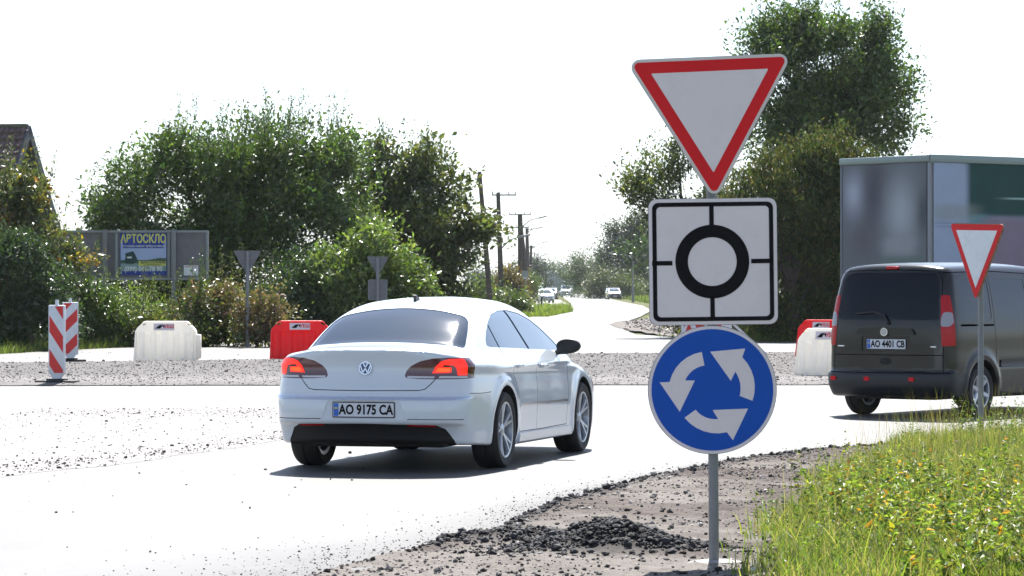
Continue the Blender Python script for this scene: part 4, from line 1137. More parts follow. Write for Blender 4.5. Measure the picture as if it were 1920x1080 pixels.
def iso_mesh(f, lo, hi, cell, name, iters=3):
    lo = np.array(lo, float); hi = np.array(hi, float)
    n = np.ceil((hi - lo) / cell).astype(int) + 1
    ax = [lo[i] + cell * np.arange(n[i]) for i in range(3)]
    X, Y, Z = np.meshgrid(*ax, indexing='ij')
    G = f(X, Y, Z)
    cap = cell * .3
    for a_ in range(3):
        for e_ in (0, -1):
            ii = [slice(None)] * 3; ii[a_] = e_; G[tuple(ii)] = np.maximum(G[tuple(ii)], cap)
    s = G < 0
    c8 = np.zeros(np.array(G.shape) - 1, int)
    for dx in (0, 1):
        for dy in (0, 1):
            for dz in (0, 1): c8 += s[dx:n[0] - 1 + dx, dy:n[1] - 1 + dy, dz:n[2] - 1 + dz]
    act = (c8 > 0) & (c8 < 8)
    ids = -np.ones(act.shape, int); ci = np.argwhere(act); ids[act] = np.arange(len(ci))
    acc = np.zeros((len(ci), 3)); cnt = np.zeros(len(ci))
    for a in range(3):
        o1, o2 = [q for q in range(3) if q != a]
        for b1 in (0, 1):
            for b2 in (0, 1):
                p = ci.copy(); p[:, o1] += b1; p[:, o2] += b2; q = p.copy(); q[:, a] += 1
                g0 = G[p[:, 0], p[:, 1], p[:, 2]]; g1 = G[q[:, 0], q[:, 1], q[:, 2]]
                cr = (g0 < 0) != (g1 < 0); t = np.where(cr, g0 / np.where(cr, g0 - g1, 1), 0)
                pt = lo + cell * p.astype(float); pt[:, a] += cell * t
                acc[cr] += pt[cr]; cnt[cr] += 1
    V = acc / cnt[:, None]
    quads = []
    for a in range(3):
        o1, o2 = (a + 1) % 3, (a + 2) % 3
        sl0 = [slice(None)] * 3; sl1 = [slice(None)] * 3; sl0[a] = slice(0, -1); sl1[a] = slice(1, None)
        cr = s[tuple(sl0)] != s[tuple(sl1)]
        e = np.argwhere(cr)
        e = e[(e[:, o1] > 0) & (e[:, o2] > 0) & (e[:, o1] < n[o1] - 1) & (e[:, o2] < n[o2] - 1)]
        def cid(d1, d2):
            q = e.copy(); q[:, o1] += d1; q[:, o2] += d2; return ids[q[:, 0], q[:, 1], q[:, 2]]
        Q = np.stack([cid(-1, -1), cid(0, -1), cid(0, 0), cid(-1, 0)], -1)
        ins = s[e[:, 0], e[:, 1], e[:, 2]]
        Q = np.where(ins[:, None], Q, Q[:, ::-1]); quads.append(Q)
    Q = np.concatenate(quads)
    h = cell * .15
    for _ in range(iters):
        x, y, z = V.T; v0 = f(x, y, z)
        g = np.stack([f(x + h, y, z) - f(x - h, y, z), f(x, y + h, z) - f(x, y - h, z), f(x, y, z + h) - f(x, y, z - h)], -1) / (2 * h)
        st = g * (v0 / ((g ** 2).sum(-1) + 1e-6))[:, None]
        near = ((V > lo + 1.6 * cell) & (V < lo + cell * (n - 1) - 1.6 * cell)).all(axis=1)
        st = st * near[:, None]
        L = np.linalg.norm(st, axis=1, keepdims=True); st *= np.minimum(1, cell * .6 / (L + 1e-9))
        V = V - st
    me = np_mesh(name, V, Q, None, True)
    return me

def prism_me(poly, h0, h1, frame='x'):
    """closed prism. frame x: poly in (y,z) extruded along x; y: poly in (x,z) along y; z: poly in (x,y) along z"""
    b = MB(); b.prism(poly, h0, h1)
    Mx = {'x': Matrix(((0, 0, 1, 0), (1, 0, 0, 0), (0, 1, 0, 0), (0, 0, 0, 1))), 'y': Matrix(((1, 0, 0, 0), (0, 0, 1, 0), (0, 1, 0, 0), (0, 0, 0, 1))), 'z': Matrix.Identity(4)}[frame]
    bmesh.ops.transform(b.bm, matrix=Mx, verts=b.bm.verts)
    return b.mesh('cut')
def cyl_me(c, r, x0, x1, seg=48):
    b = MB(); b.cyl((x0, c[0], c[1]), (x1, c[0], c[1]), r, seg=seg); return b.mesh('cut')
def join_me(mes):
    bm = bmesh.new()
    for m_ in mes: bm.from_mesh(m_)
    me = bpy.data.meshes.new('cut'); bm.to_mesh(me); bm.free(); return me

def boolean(me, cut, op):
    a = bpy.data.objects.new('a', me.copy()); c = bpy.data.objects.new('c', cut); COL.objects.link(a); COL.objects.link(c)
    md = a.modifiers.new('b', 'BOOLEAN'); md.operation = op; md.object = c
    try: md.solver = 'MANIFOLD'
    except Exception: md.solver = 'EXACT'
    bpy.context.view_layer.update()
    r = bpy.data.meshes.new_from_object(a.evaluated_get(bpy.context.evaluated_depsgraph_get()))
    if len(r.polygons) == 0: print('BOOL EMPTY', op, me.name)
    if len(r.polygons) == 0 or (op == 'DIFFERENCE' and len(r.polygons) == len(me.polygons)):
        md.solver = 'EXACT'; bpy.context.view_layer.update()
        r = bpy.data.meshes.new_from_object(a.evaluated_get(bpy.context.evaluated_depsgraph_get()))
    bpy.data.objects.remove(a); bpy.data.objects.remove(c)
    r.materials.clear()
    return r

def finish(me, f, ang=30, tol=.0035, classify=True, paint=None):
    """mark cut walls (faces away from the iso surface) with material 1 and set sharp edges"""
    bm = bmesh.new(); bm.from_mesh(me)
    bmesh.ops.dissolve_degenerate(bm, dist=1e-5, edges=bm.edges)
    if classify and len(bm.faces):
        P = np.array([fc.calc_center_median() for fc in bm.faces]); d = np.abs(f(P[:, 0], P[:, 1], P[:, 2]))
        if paint is not None: d = np.where(paint(P), 0, d)
        for fc, q in zip(bm.faces, d): fc.material_index = 1 if q > tol else 0
    for fc in bm.faces:
        fc.smooth = True
        if not classify: fc.material_index = 0
    for e in bm.edges:
        e.smooth = e.calc_face_angle(3.2) < R(ang) and not (len(e.link_faces) == 2 and e.link_faces[0].material_index != e.link_faces[1].material_index)
    bm.to_mesh(me); bm.free(); return me

def strip(pts, w):
    """closed polygon following an open polyline with half width w"""
    L, Rr = [], []
    n = len(pts)
    for i in range(n):
        a = Vector(pts[max(i - 1, 0)]); b_ = Vector(pts[min(i + 1, n - 1)]); t = (b_ - a).normalized(); nn = Vector((-t.y, t.x)); p = Vector(pts[i])
        L.append(tuple(p + nn * w)); Rr.append(tuple(p - nn * w))
    return L + Rr[::-1]
def inset(poly, d):
    n = len(poly); out = []
    A = sum(poly[i][0] * poly[(i + 1) % n][1] - poly[(i + 1) % n][0] * poly[i][1] for i in range(n)); sg = 1 if A > 0 else -1
    for i in range(n):
        p0, p, p1 = Vector(poly[i - 1]), Vector(poly[i]), Vector(poly[(i + 1) % n])
        n0 = (p - p0).normalized(); n1 = (p1 - p).normalized()
        a = Vector((-n0.y, n0.x)) * sg; b_ = Vector((-n1.y, n1.x)) * sg; m_ = (a + b_); m_ = m_ / max(.35, m_.length_squared / 2) / 1.0
        out.append(tuple(p + m_ * d * .5 * 2 / 2 * 1.0))
    return out
def cround(poly, r, n=4):
    """round the corners of a polygon"""
    out = []; N = len(poly)
    for i in range(N):
        p0, p, p1 = Vector(poly[i - 1]), Vector(poly[i]), Vector(poly[(i + 1) % N])
        a = p + (p0 - p).normalized() * min(r, (p0 - p).length * .45); b_ = p + (p1 - p).normalized() * min(r, (p1 - p).length * .45)
        for j in range(n + 1):
            t = j / n; out.append(tuple(a * (1 - t) ** 2 + p * 2 * t * (1 - t) + b_ * t * t))
    return out

M['glass'] = mat('tinted_glass', (.055, .090, .135), .06, spec=1.0, coat=.3)
M['glass_rear'] = mat('rear_glass', (.014, .030, .055), .055, spec=.85, coat=.1)
M['glass_dark'] = mat('dark_glass', (.002, .005, .010), .06, spec=.28)
M['glass_side'] = mat('side_glass', (.010, .022, .040), .06, spec=.5)
M['gap'] = mat('panel_gap', (.01, .01, .01), .8)
M['chrome'] = mat('chrome', (.75, .76, .78), .12, metal=1.0)
M['alloy'] = mat('alloy_wheel', (.42, .45, .50), .28, metal=.75)
M['whitepaint'] = mat('white_paint', (.60, .66, .72), .24, spec=.5, coat=1.0, dirt=((.66, .67, .66), .3, 3.0))
M['lens_red'] = mat('lamp_red', (.42, .004, .008), .2, spec=.35)
M['lens_dark'] = mat('lamp_dark_red', (.075, .008, .014), .10, spec=.6, coat=.8)
M['lens_white'] = mat('lamp_clear', (.55, .55, .58), .15, spec=.6, coat=.5)
M['lamp_on'] = mat('lamp_lit', (.5, .01, .005), .3, emit=(1.0, .018, .008), estr=.55)
M['lamp_hot'] = mat('lamp_bright', (.6, .05, .01), .3, emit=(1.0, .045, .004), estr=1.0)
M['plate'] = mat('number_plate', (.62, .65, .70), .35, var=.03)
M['plate_blue'] = mat('plate_blue', (.02, .12, .50), .4)
M['plate_yellow'] = mat('plate_yellow', (.6, .5, .03), .4)
M['under'] = mat('underbody', (.010, .010, .011), .7, var=.3, vscale=20)
M['disc'] = mat('brake_disc', (.12, .12, .12), .4, metal=.6)

def number_plate(parent, txt, loc, rot, w=.52, h=.112, sx=.74):
    b = MB(); b.prism(rrect(w + .016, h + .018, .01), -.012, .0)
    o = b.build('number_plate', M['black'], parent, loc, rot)
    b = MB(); b.prism(rrect(w, h, .008), .0, .003); b.setmat(1); b.prism(rrect(.042, h - .008, .003, cx=-w / 2 + .025), .003, .0042)
    b.setmat(2); b.prism(rrect(.026, .013, .001, n=1, cx=-w / 2 + .025, cy=.012), .0042, .005); b.setmat(3); b.prism(rrect(.026, .013, .001, n=1, cx=-w / 2 + .025, cy=.026), .0042, .005)
    b.build('plate_face', [M['plate'], M['plate_blue'], M['plate_yellow'], mat('flag_blue', (.05, .2, .6), .4)], o)
    me = text_mesh(txt, h * .98, sx * .97, .0036, .0006); link('lettering', me, M['signblack'], o, (.022, -.002, .0045))
    return o

def wheel(parent, c, r, w, side, rim_r, m_rim, spokes=5, double=True, rot=0.3, name='wheel', twist=0.0):
    """wheel part with tyre and rim below; side=+1 outer face towards +x"""
    t = bpy.data.objects.new(name, None); COL.objects.link(t); t.parent = parent; t.location = c; t.empty_display_size = .1
    Rx = Matrix.Rotation(R(90), 4, 'Y') if side > 0 else Matrix.Rotation(R(-90), 4, 'Y')
    b = MB(); hw = w / 2
    prof = [(rim_r, -hw * .8), (rim_r + .02, -hw * .95), (r * .93, -hw), (r * .985, -hw * .82), (r, -hw * .55), (r, -.014), (r - .008, -.012), (r - .008, .012), (r, .014), (r, hw * .55), (r * .985, hw * .82), (r * .93, hw), (rim_r + .02, hw * .97), (rim_r, hw * .86)]
    b.lathe(prof, 56, Rx, close=True); b.build('tyre', M['rubber'], t, smooth=40)
    b = MB()
    b.lathe([(rim_r + .004, hw * .8), (rim_r + .004, hw * .93), (rim_r - .012, hw * .9), (rim_r - .022, hw * .35), (rim_r - .03, -hw * .75), (rim_r + .002, -hw * .8)], 48, Rx, close=True)
    nsp = spokes
    for i in range(nsp):
        a0 = rot + 2 * math.pi * i / nsp
        for off in ((-.15, .15) if double else (0,)):
            n_ = 5; L, Rr = [], []
            ptsn = []
            for j in range(n_ + 1):
                tt = j / n_; rr = .045 + (rim_r - .055) * tt; an = a0 + off * (tt ** .6) * 1.25 + twist * tt
                wd = (.018 if double else .034) * (1.15 - .25 * tt) 
                zz = hw * (.62 + .22 * tt)
                ptsn.append((rr * math.cos(an), rr * math.sin(an), zz, wd, an))
            vs = []
            for (x, y, z, wd, an) in ptsn:
                tx, ty = -math.sin(an), math.cos(an)
                vs.append([b.bm.verts.new(Rx @ Vector((x + tx * wd * s, y + ty * wd * s, z + dz))) for s, dz in ((-1, -.012), (-.6, .006), (.6, .006), (1, -.012), (.8, -.035), (-.8, -.035))])
            for j in range(n_):
                for q in range(6): b.bm.faces.new((vs[j][q], vs[j][(q + 1) % 6], vs[j + 1][(q + 1) % 6], vs[j + 1][q]))
            b.bm.faces.new(vs[0][::-1]); b.bm.faces.new(vs[-1])
    b.lathe([(.001, hw * .76), (.028, hw * .75), (.055, hw * .66), (.062, hw * .45), (.062, hw * .1), (.001, hw * .1)], 28, Rx)
    b.setmat(1); b.lathe([(.001, hw * .12), (rim_r * .80, hw * .12), (rim_r * .80, -hw * .05), (.001, -hw * .05)], 32, Rx)
    b.setmat(2); b.lathe([(.001, -hw * .1), (rim_r - .03, -hw * .1), (rim_r - .03, -hw * .2), (.001, -hw * .2)], 24, Rx)
    b.build('rim', [m_rim, M['disc'], M['gap']], t, smooth=35)
    return t

def wing_mirror(parent, c, side, m_cap, sc=1.0):
    def f(X, Y, Z):
        x, y, z = X * side, Y, Z
        a = np.sqrt(((x - .115) / .115) ** 2 + ((y - .02) / .075) ** 2 + ((z - .03) / .068) ** 2) ** 1.0
        body = (a - 1) * .06
        body = smax(body, -(y + .012), .012)
        arm = np.maximum(np.sqrt((y - .02) ** 2 / 1.8 + (z + .03 - x * .12) ** 2) - .022, np.abs(x - .03) - .07)
        return smin(body, arm, .02)
    me = iso_mesh(f, (-.26 if side < 0 else -.1, -.1, -.12), (.1 if side < 0 else .26, .14, .14), .011, 'wing_mirror')
    me.materials.append(m_cap)
    return link('wing_mirror', me, None, parent, c)

# ================================================================ white saloon
def saloon():
    yaw = R(-15.2)
    car = empty('saloon_car', (-1.222, 25.62, 0), rz=yaw, label='pearly white saloon seen from behind with lit brake lamps, driving onto the roundabout', cat='car')
    Wp = sp([0, .25, .6, 1.1, 1.8, 2.6, 3.3, 3.85, 4.3, 4.6, 4.82], [.76, .825, .878, .916, .908, .905, .91, .913, .89, .83, .71])
    zdeck = sp([0, .06, .14, .35, .62, 1.0, 1.6, 2.4, 3.2, 3.6, 4.1, 4.5, 4.82], [1.005, 1.028, 1.032, 1.045, 1.055, 1.03, 1.0, .985, .965, .945, .87, .76, .62])
    zbot = sp([0, .12, .5, 1.0, 4.0, 4.5, 4.82], [.29, .25, .22, .20, .19, .19, .24])
    yrear = sp([.15, .24, .32, .385, .42, .50, .590, .615, .635, .70, .78, .86, .93, .98, 1.01, 1.06, 1.5], [.22, .13, .10, .055, .008, .0, .006, .012, .034, .052, .070, .080, .074, .052, .030, .05, .05])
    yfront = sp([.1, .25, .4, .55, .7, .85, 1.0, 1.5], [4.70, 4.79, 4.82, 4.81, 4.76, 4.60, 4.2, 4.2])
    tz = sp([.10, .20, .30, .42, .60, .72, .80, .865, .90, .95, 1.0, 1.06, 1.2], [-.075, -.035, -.012, -.006, 0, -.008, -.018, -.008, -.026, -.052, -.080, -.12, -.2])
    zroof = sp([.35, .55, .68, .85, 1.02, 1.20, 1.42, 1.70, 1.95, 2.3, 2.6, 2.85, 3.1, 3.4, 3.7, 3.95], [.96, 1.058, 1.125, 1.212, 1.290, 1.352, 1.400, 1.432, 1.442, 1.445, 1.425, 1.38, 1.305, 1.165, 1.02, .88])
    Wg = sp([.2, .5, .8, 1.1, 1.5, 2.2, 3.0, 3.5, 3.95], [.62, .68, .755, .80, .825, .83, .82, .79, .70])
    def crease(y): return .885 - .035 * (y / 4.0)
    def f(X, Y, Z):
        ax = np.abs(X)
        # wheel arch flares
        fl = .014 * np.exp(-((np.hypot(Y - 1.12, Z - .34) - .39) / .06) ** 2) + .014 * np.exp(-((np.hypot(Y - 3.83, Z - .34) - .39) / .06) ** 2)
        dz = (Y - 1.0) * .02
        hw_ = Wp(Y) + tz(Z + dz) + fl
        side = ax - hw_
        curv = .20 * (ax / .86) ** 2.4 + .22 * np.clip(ax - .62, 0, 1) ** 2 * 3
        rear = (yrear(Z) + curv * (1 - .30 * np.clip((Z - .62) / .4, 0, 1) * 0)) - Y
        front = Y - (yfront(Z) - .34 * (ax / .9) ** 2.6)
        top = (Z - (zdeck(Y) - .085 * (ax / .85) ** 2.8 - .02 * (ax / .85) ** 2)) * .96
        bot = zbot(Y) - Z
        low = smax(side, top, .07); low = smax(low, rear * .97, .09); low = smax(low, front * .95, .12); low = smax(low, bot, .03)
        # ledge below the boot that runs round the bumper
        # greenhouse
        tum = (Z - .98) * .62 + .10 * np.clip(Z - 1.22, 0, 1) ** 1.3
        gs_ = ax - (Wg(Y) - tum); gt = (Z - (zroof(Y) - .062 * (ax / .6) ** 2.0)) * .93
        gh = smax(gs_ * .85, gt, .10); gh = smax(gh, .85 - Z, .02); gh = smax(gh, .42 - Y, .05)
        return smin(low, gh, .045)
    cell = .0175
    me = iso_mesh(f, (-1.0, -.06, .12), (1.0, 4.92, 1.48), cell, 'body')
    body = me
    # ------------ windows
    side_all = [(1.04, 1.035), (1.10, 1.085), (1.22, 1.150), (1.42, 1.232), (1.65, 1.292), (1.95, 1.322), (2.25, 1.325), (2.55, 1.297), (2.82, 1.235), (3.03, 1.150), (3.20, 1.055), (3.31, .978), (3.32, .955), (2.9, .965), (2.2, .985), (1.5, 1.008), (1.1, 1.020)]
    wins = []
    cuts = []
    for s in (1, -1):
        h0, h1 = (.35, 1.1) if s > 0 else (-1.1, -.35)
        cuts.append(prism_me(cround(side_all, .02, 2), h0, h1, 'x'))
    rw = [(-.665, .640), (-.44, .575), (-.2, .548), (0, .540), (.2, .548), (.44, .575), (.665, .640), (.672, .70), (.635, .90), (.590, 1.08), (.54, 1.135), (.3, 1.175), (0, 1.188), (-.3, 1.175), (-.54, 1.135), (-.590, 1.08), (-.635, .90), (-.672, .70)]
    cuts.append(prism_me(cround(rw, .03, 2), 1.0, 1.6, 'z'))
    ws = [(-.62, 2.86), (0, 2.72), (.62, 2.86), (.80, 3.60), (.5, 3.70), (0, 3.75), (-.5, 3.70), (-.80, 3.60)]
    cuts.append(prism_me(cround(ws, .04, 2), 1.0, 1.6, 'z'))
    glass_cut = [c.copy() for c in cuts]
    # ------------ rear lamps : outline in (x,z), cut along y
    lampR = [(.330, .800), (.345, .845), (.385, .885), (.46, .922), (.56, .943), (.68, .950), (.80, .945), (.95, .930), (.95, .80), (.88, .785), (.80, .775), (.62, .772), (.45, .775), (.345, .782)]
    def mir(P): return [(-x, z) for x, z in P][::-1]
    lc = []
    # limit how far forward the lamps reach on the flank
    for P in (lampR, mir(lampR)): lc.append(prism_me(cround(P, .012, 2), -.1, .40, 'y'))
    # ------------ black lower bumper insert
    dif = [(-.80, .05), (-.80, .30), (-.79, .385), (-.74, .400), (0, .408), (.74, .400), (.78, .385), (.80, .30), (.84, .20), (.80, .05)]
    dif = [(-.86, .10), (-.80, .31), (-.765, .385), (-.72, .402), (0, .410), (.50, .405), (.57, .385), (.66, .30), (.70, .24), (.86, .20), (.86, .10)]
    dif = [(-.76, .10), (-.71, .27), (-.655, .365), (-.59, .398), (0, .410), (.59, .398), (.655, .365), (.71, .27), (.76, .10)]
    dc = [prism_me(dif, -.2, .55, 'y')]
    # plate recess: trapezoid
    rec = cround([(-.36, .448), (-.31, .60), (.31, .60), (.36, .448)], .03, 3)
    rc = [prism_me(rec, -.2, .028, 'y')]
    # ------------ wheel houses
    wh = []
    for yc in (1.12, 3.83):
        wh.append(cyl_me((yc, .335), .365, .58, 1.2)); wh.append(cyl_me((yc, .335), .365, -1.2, -.58))
    # ------------ panel gaps
    gaps = []
    boot = [(-.60, .80), (-.545, .735), (-.50, .692), (-.45, .682), (0, .678), (.45, .682), (.50, .692), (.545, .735), (.60, .80)]
    gaps.append(prism_me(strip(boot, .0035), -.2, .30, 'y'))
    for s in (1, -1):
        h0, h1 = (.72, 1.1) if s > 0 else (-1.1, -.72)
        gaps.append(prism_me(strip([(2.19, 1.01), (2.20, .80), (2.185, .5), (2.18, .285)], .0035), h0, h1, 'x'))
        gaps.append(prism_me(strip([(3.33, .99), (3.30, .80), (3.27, .5), (3.22, .285)], .0035), h0, h1, 'x'))
        gaps.append(prism_me(strip([(1.30, 1.03), (1.36, .88), (1.47, .72), (1.56, .5), (1.60, .285)], .0035), h0, h1, 'x'))
        gaps.append(prism_me(strip([(1.60, .287), (2.4, .280), (3.22, .285)], .0030), h0, h1, 'x'))
        gaps.append(prism_me(strip([(.30, .655), (.5, .650), (.73, .655)], .0025), h0, h1, 'x'))
    # crease grooves in the bumper below the lamps
    gaps.append(prism_me(strip([(-.82, .443), (-.372, .446)], .003), -.2, .22, 'y'))
    gaps.append(prism_me(strip([(.372, .446), (.82, .443)], .003), -.2, .22, 'y'))
    for cset in (cuts, lc, dc, rc, wh):
        for c in cset: body = boolean(body, c, 'DIFFERENCE')
    for c in gaps: body = boolean(body, c, 'DIFFERENCE')
    body = finish(body, f, paint=lambda P: (P[:, 1] < .035) & (P[:, 2] > .44) & (P[:, 2] < .605) & (np.abs(P[:, 0]) < .37))
    link('body', body, [M['whitepaint'], M['gap']], car)
    # ------------ glass pieces (4 mm deeper than the paint)
    f2 = lambda X, Y, Z: f(X, Y, Z) + .004
    inner = iso_mesh(f2, (-1.0, -.06, .12), (1.0, 4.92, 1.48), .02, 'inner')
    # divide side glass by dark pillars
    for s in (1, -1):
        h0, h1 = (.35, 1.1) if s > 0 else (-1.1, -.35)
        g = boolean(inner, prism_me(cround(side_all, .02, 2), h0 + .02, h1, 'x') if s > 0 else prism_me(cround(side_all, .02, 2), h0, h1 - .02, 'x'), 'INTERSECT')
        # pillars: slanted strips
        cuts2 = [[(.9, .9), (1.315, .9), (1.315, 1.03), (1.43, 1.5), (.9, 1.5)], [(1.345, .9), (2.155, .9), (2.155, 1.02), (2.205, 1.02 + .0), (2.12, 1.5), (1.47, 1.5), (1.345, 1.03)], [(2.225, .9), (3.5, .9), (3.5, 1.5), (2.17, 1.5), (2.225, 1.02)]]
        cuts2[1] = [(1.345, .9), (2.165, .9), (2.165, 1.03), (2.11, 1.5), (1.455, 1.5), (1.345, 1.03)]
        for P in cuts2:
            q = boolean(g, prism_me(P, -1.2, 1.2, 'x'), 'INTERSECT'); finish(q, f2, classify=False); link('side_window', q, M['glass'], car)
    q = boolean(inner, prism_me(cround(rw, .03, 2), 1.0, 1.6, 'z'), 'INTERSECT'); finish(q, f2, classify=False); link('rear_window', q, M['glass_rear'], car)
    q = boolean(inner, prism_me(cround(ws, .04, 2), 1.0, 1.6, 'z'), 'INTERSECT'); finish(q, f2, classify=False); link('windscreen', q, M['glass'], car)
    # bright trim round the side windows
    # ------------ lamps
    f3 = lambda X, Y, Z: f(X, Y, Z) + .001
    skin = iso_mesh(f3, (-1.0, -.06, .62), (1.0, .6, 1.1), .0125, 'skin')
    for s in (1, -1):
        P = lampR if s > 0 else mir(lampR)
        base_ = boolean(skin, prism_me(cround(P, .012, 2), -.1, .395, 'y'), 'INTERSECT'); finish(base_, f3)
        lamp = link('tail_lamp', base_, [M['lens_dark'], M['gap']], car)
        # pieces stand 1.5 mm proud of the lens, taken from a slightly larger skin
        def piece(poly, m_, nm, lift):
            ff = lambda X, Y, Z: f(X, Y, Z) - lift
            sk = iso_mesh(ff, ((.28 if s > 0 else -1.0), -.06, .70), ((1.0 if s > 0 else -.28), .45, .98), .0125, 'sk', 2)
            poly = poly if s > 0 else mir(poly)
            q = boolean(sk, prism_me(poly, -.1, .30 if nm != 'lens_corner' else .39, 'y'), 'INTERSECT'); finish(q, ff, classify=False)
            link(nm, q, m_, lamp)
        piece([(.355, .782), (.35, .800), (.575, .796), (.565, .782)], M['lens_white'], 'reversing_strip', .0015)
        piece([(.60, .782), (.61, .799), (.84, .797), (.82, .782)], M['lens_white'], 'clear_strip', .0015)
        # arch shaped brake lamp
        arch = [(.64, .835), (.665, .885), (.70, .920), (.75, .938), (.82, .940), (.865, .925), (.885, .86), (.89, .805), (.80, .802), (.795, .85), (.77, .885), (.73, .892), (.715, .875), (.775, .872), (.765, .825), (.64, .822)]
        arch = [(.550, .822), (.580, .880), (.62, .918), (.68, .938), (.76, .940), (.81, .925), (.838, .87), (.848, .806), (.745, .804), (.735, .86), (.715, .886), (.64, .890), (.625, .872), (.70, .868), (.695, .826)]
        piece(arch, M['lamp_on'], 'brake_lamp', .002)
        piece([(.575, .832), (.598, .866), (.690, .862), (.686, .834)], M['lamp_hot'], 'brake_core', .0032)
    # ------------ lower rear insert, reflectors
    lowskin = iso_mesh(lambda X, Y, Z: f(X, Y, Z) + .008, (-1, -.06, .12), (1, .7, .5), .0175, 'ls')
    q = boolean(lowskin, prism_me(dif, -.2, .55, 'y'), 'INTERSECT'); finish(q, f, classify=False); dif_o = link('rear_diffuser', q, M['under'], car)
    for s in (1, -1):
        b = MB(); P = [(.36 * s, .388), (.585 * s, .382), (.575 * s, .398), (.36 * s, .403)]
        q = boolean(iso_mesh(lambda X, Y, Z: f(X, Y, Z) - .001, (-1, -.06, .3), (1, .5, .5), .0125, 'r'), prism_me(P if s > 0 else P[::-1], -.2, .4, 'y'), 'INTERSECT'); finish(q, f, classify=False)
        link('reflector', q, M['lens_red'], dif_o)
    # underbody tray so that nothing shines through
    b = MB(); b.box((0, 2.4, .25), (1.15, 4.0, .10), bev=.02); b.build('underbody', M['under'], car)
    b = MB(); b.box((0, 1.12, .30), (1.35, .12, .10), bev=.03); b.build('axle', M['under'], car)
    # ------------ plate, emblem, aerial, handles, trim
    number_plate(car, 'AO 9175 CA', (0, .020, .522), (R(90), 0, 0), sx=.80)
    em = MB(); em.lathe([(.001, -.004), (.055, -.004), (.055, .004), (.001, .004)], 40); em.setmat(1); em.ringprism(circ(.056, 40), circ(.047, 40), .0, .010)
    def bar(b, p, q, w):
        p = Vector(p); q = Vector(q); t = (q - p).normalized(); n_ = Vector((-t.y, t.x)) * w / 2
        b.prism([tuple(p + n_), tuple(q + n_), tuple(q - n_), tuple(p - n_)], .003, .009)
    for a_, c_ in (((-.022, .042), (-.0, .006)), ((.022, .042), (.0, .006)), ((-.042, .020), (-.020, -.040)), ((.042, .020), (.020, -.040)), ((-.020, -.040), (-.001, -.002)), ((.020, -.040), (.001, -.002))): bar(em, a_, c_, .0095)
    em.build('emblem', [mat('emblem_blue', (.03, .07, .16), .2, coat=.5), M['chrome']], car, (0, .078, .862), (R(82), 0, 0))
    b = MB(); b.prism([(0, 0), (.16, 0), (.02, .055), (-.01, .05)], -.012, .012, Matrix(((0, 0, 1, 0), (1, 0, 0, 0), (0, 1, 0, 0), (0, 0, 0, 1)))); b.build('aerial', M['black'], car, (0, 1.46, float(zroof(np.array([1.5]))[0]) - .006))
    for s in (1, -1):
        for yc, zc in ((1.52, .855), (2.38, .835)):
            def fh_(X, Y, Z, yc=yc, zc=zc, s=s):
                return np.sqrt(((Y) / .095) ** 4 + ((Z) / .020) ** 4 + ((X) / .030) ** 4) ** .5 * .03 - .03
            me_ = iso_mesh(fh_, (-.05, -.12, -.04), (.05, .12, .04), .008, 'dh'); me_.materials.append(M['whitepaint'])
            xs = float(Wp(np.array([yc]))[0] + tz(np.array([zc + (yc - 1) * .02]))[0])
            link('door_handle', me_, None, car, (s * (xs + .012), yc, zc))
        # bright rubbing strip and bumper strip: taken from a skin proud of the body
    def proud(poly, lift, frame, h0, h1, m_, nm, lo, hi, cell=.0125):
        ff = lambda X, Y, Z: f(X, Y, Z) - lift
        sk = iso_mesh(ff, lo, hi, cell, 'sk', 2)
        q = boolean(sk, prism_me(poly, h0, h1, frame), 'INTERSECT'); finish(q, ff, classify=False)
        return link(nm, q, m_, car)
    for s in (1, -1):
        x0, x1 = (.80, 1.05) if s > 0 else (-1.05, -.80)
        lo, hi = ((.78, 1.4, .3), (1.0, 3.5, .7)) if s > 0 else ((-1.0, 1.4, .3), (-.78, 3.5, .7))
        proud(cround([(1.62, .505), (3.24, .492), (3.24, .512), (1.62, .527)], .004, 2), .006, 'x', x0, x1, M['chrome'], 'side_moulding', lo, hi)
        # sill
        lo, hi = ((.70, 1.4, .12), (1.02, 3.5, .32)) if s > 0 else ((-1.02, 1.4, .12), (-.70, 3.5, .32))
        x0, x1 = (.72, 1.1) if s > 0 else (-1.1, -.72)
        proud([(1.50, .15), (3.42, .15), (3.40, .265), (1.54, .272)], .018, 'x', x0, x1, M['whitepaint'], 'sill', lo, hi, .0175)
        wl_ = cround(side_all, .02, 2)
        # window surround
    # continuous chrome line on the rear bumper ledge
    q = proud(cround([(-.96, .606), (-.96, .630), (.96, .630), (.96, .606)], .003, 2), .0045, 'y', -.2, .52, M['chrome_soft'], 'bumper_strip', (-1, -.06, .58), (1, .7, .70))
    for s in (1, -1):
        wheel(car, (s * .800, 1.12, .323), .323, .235, s, .232, M['alloy'], rot=.5 + .3 * s)
        wheel(car, (s * .800, 3.83, .323), .323, .235, s, .232, M['alloy'], rot=.9)
        wing_mirror(car, (s * .845, 3.06, .965), s, M['black'])
    return car
M['chrome_soft'] = mat('soft_chrome', (.50, .55, .62), .25, metal=.8)
saloon()
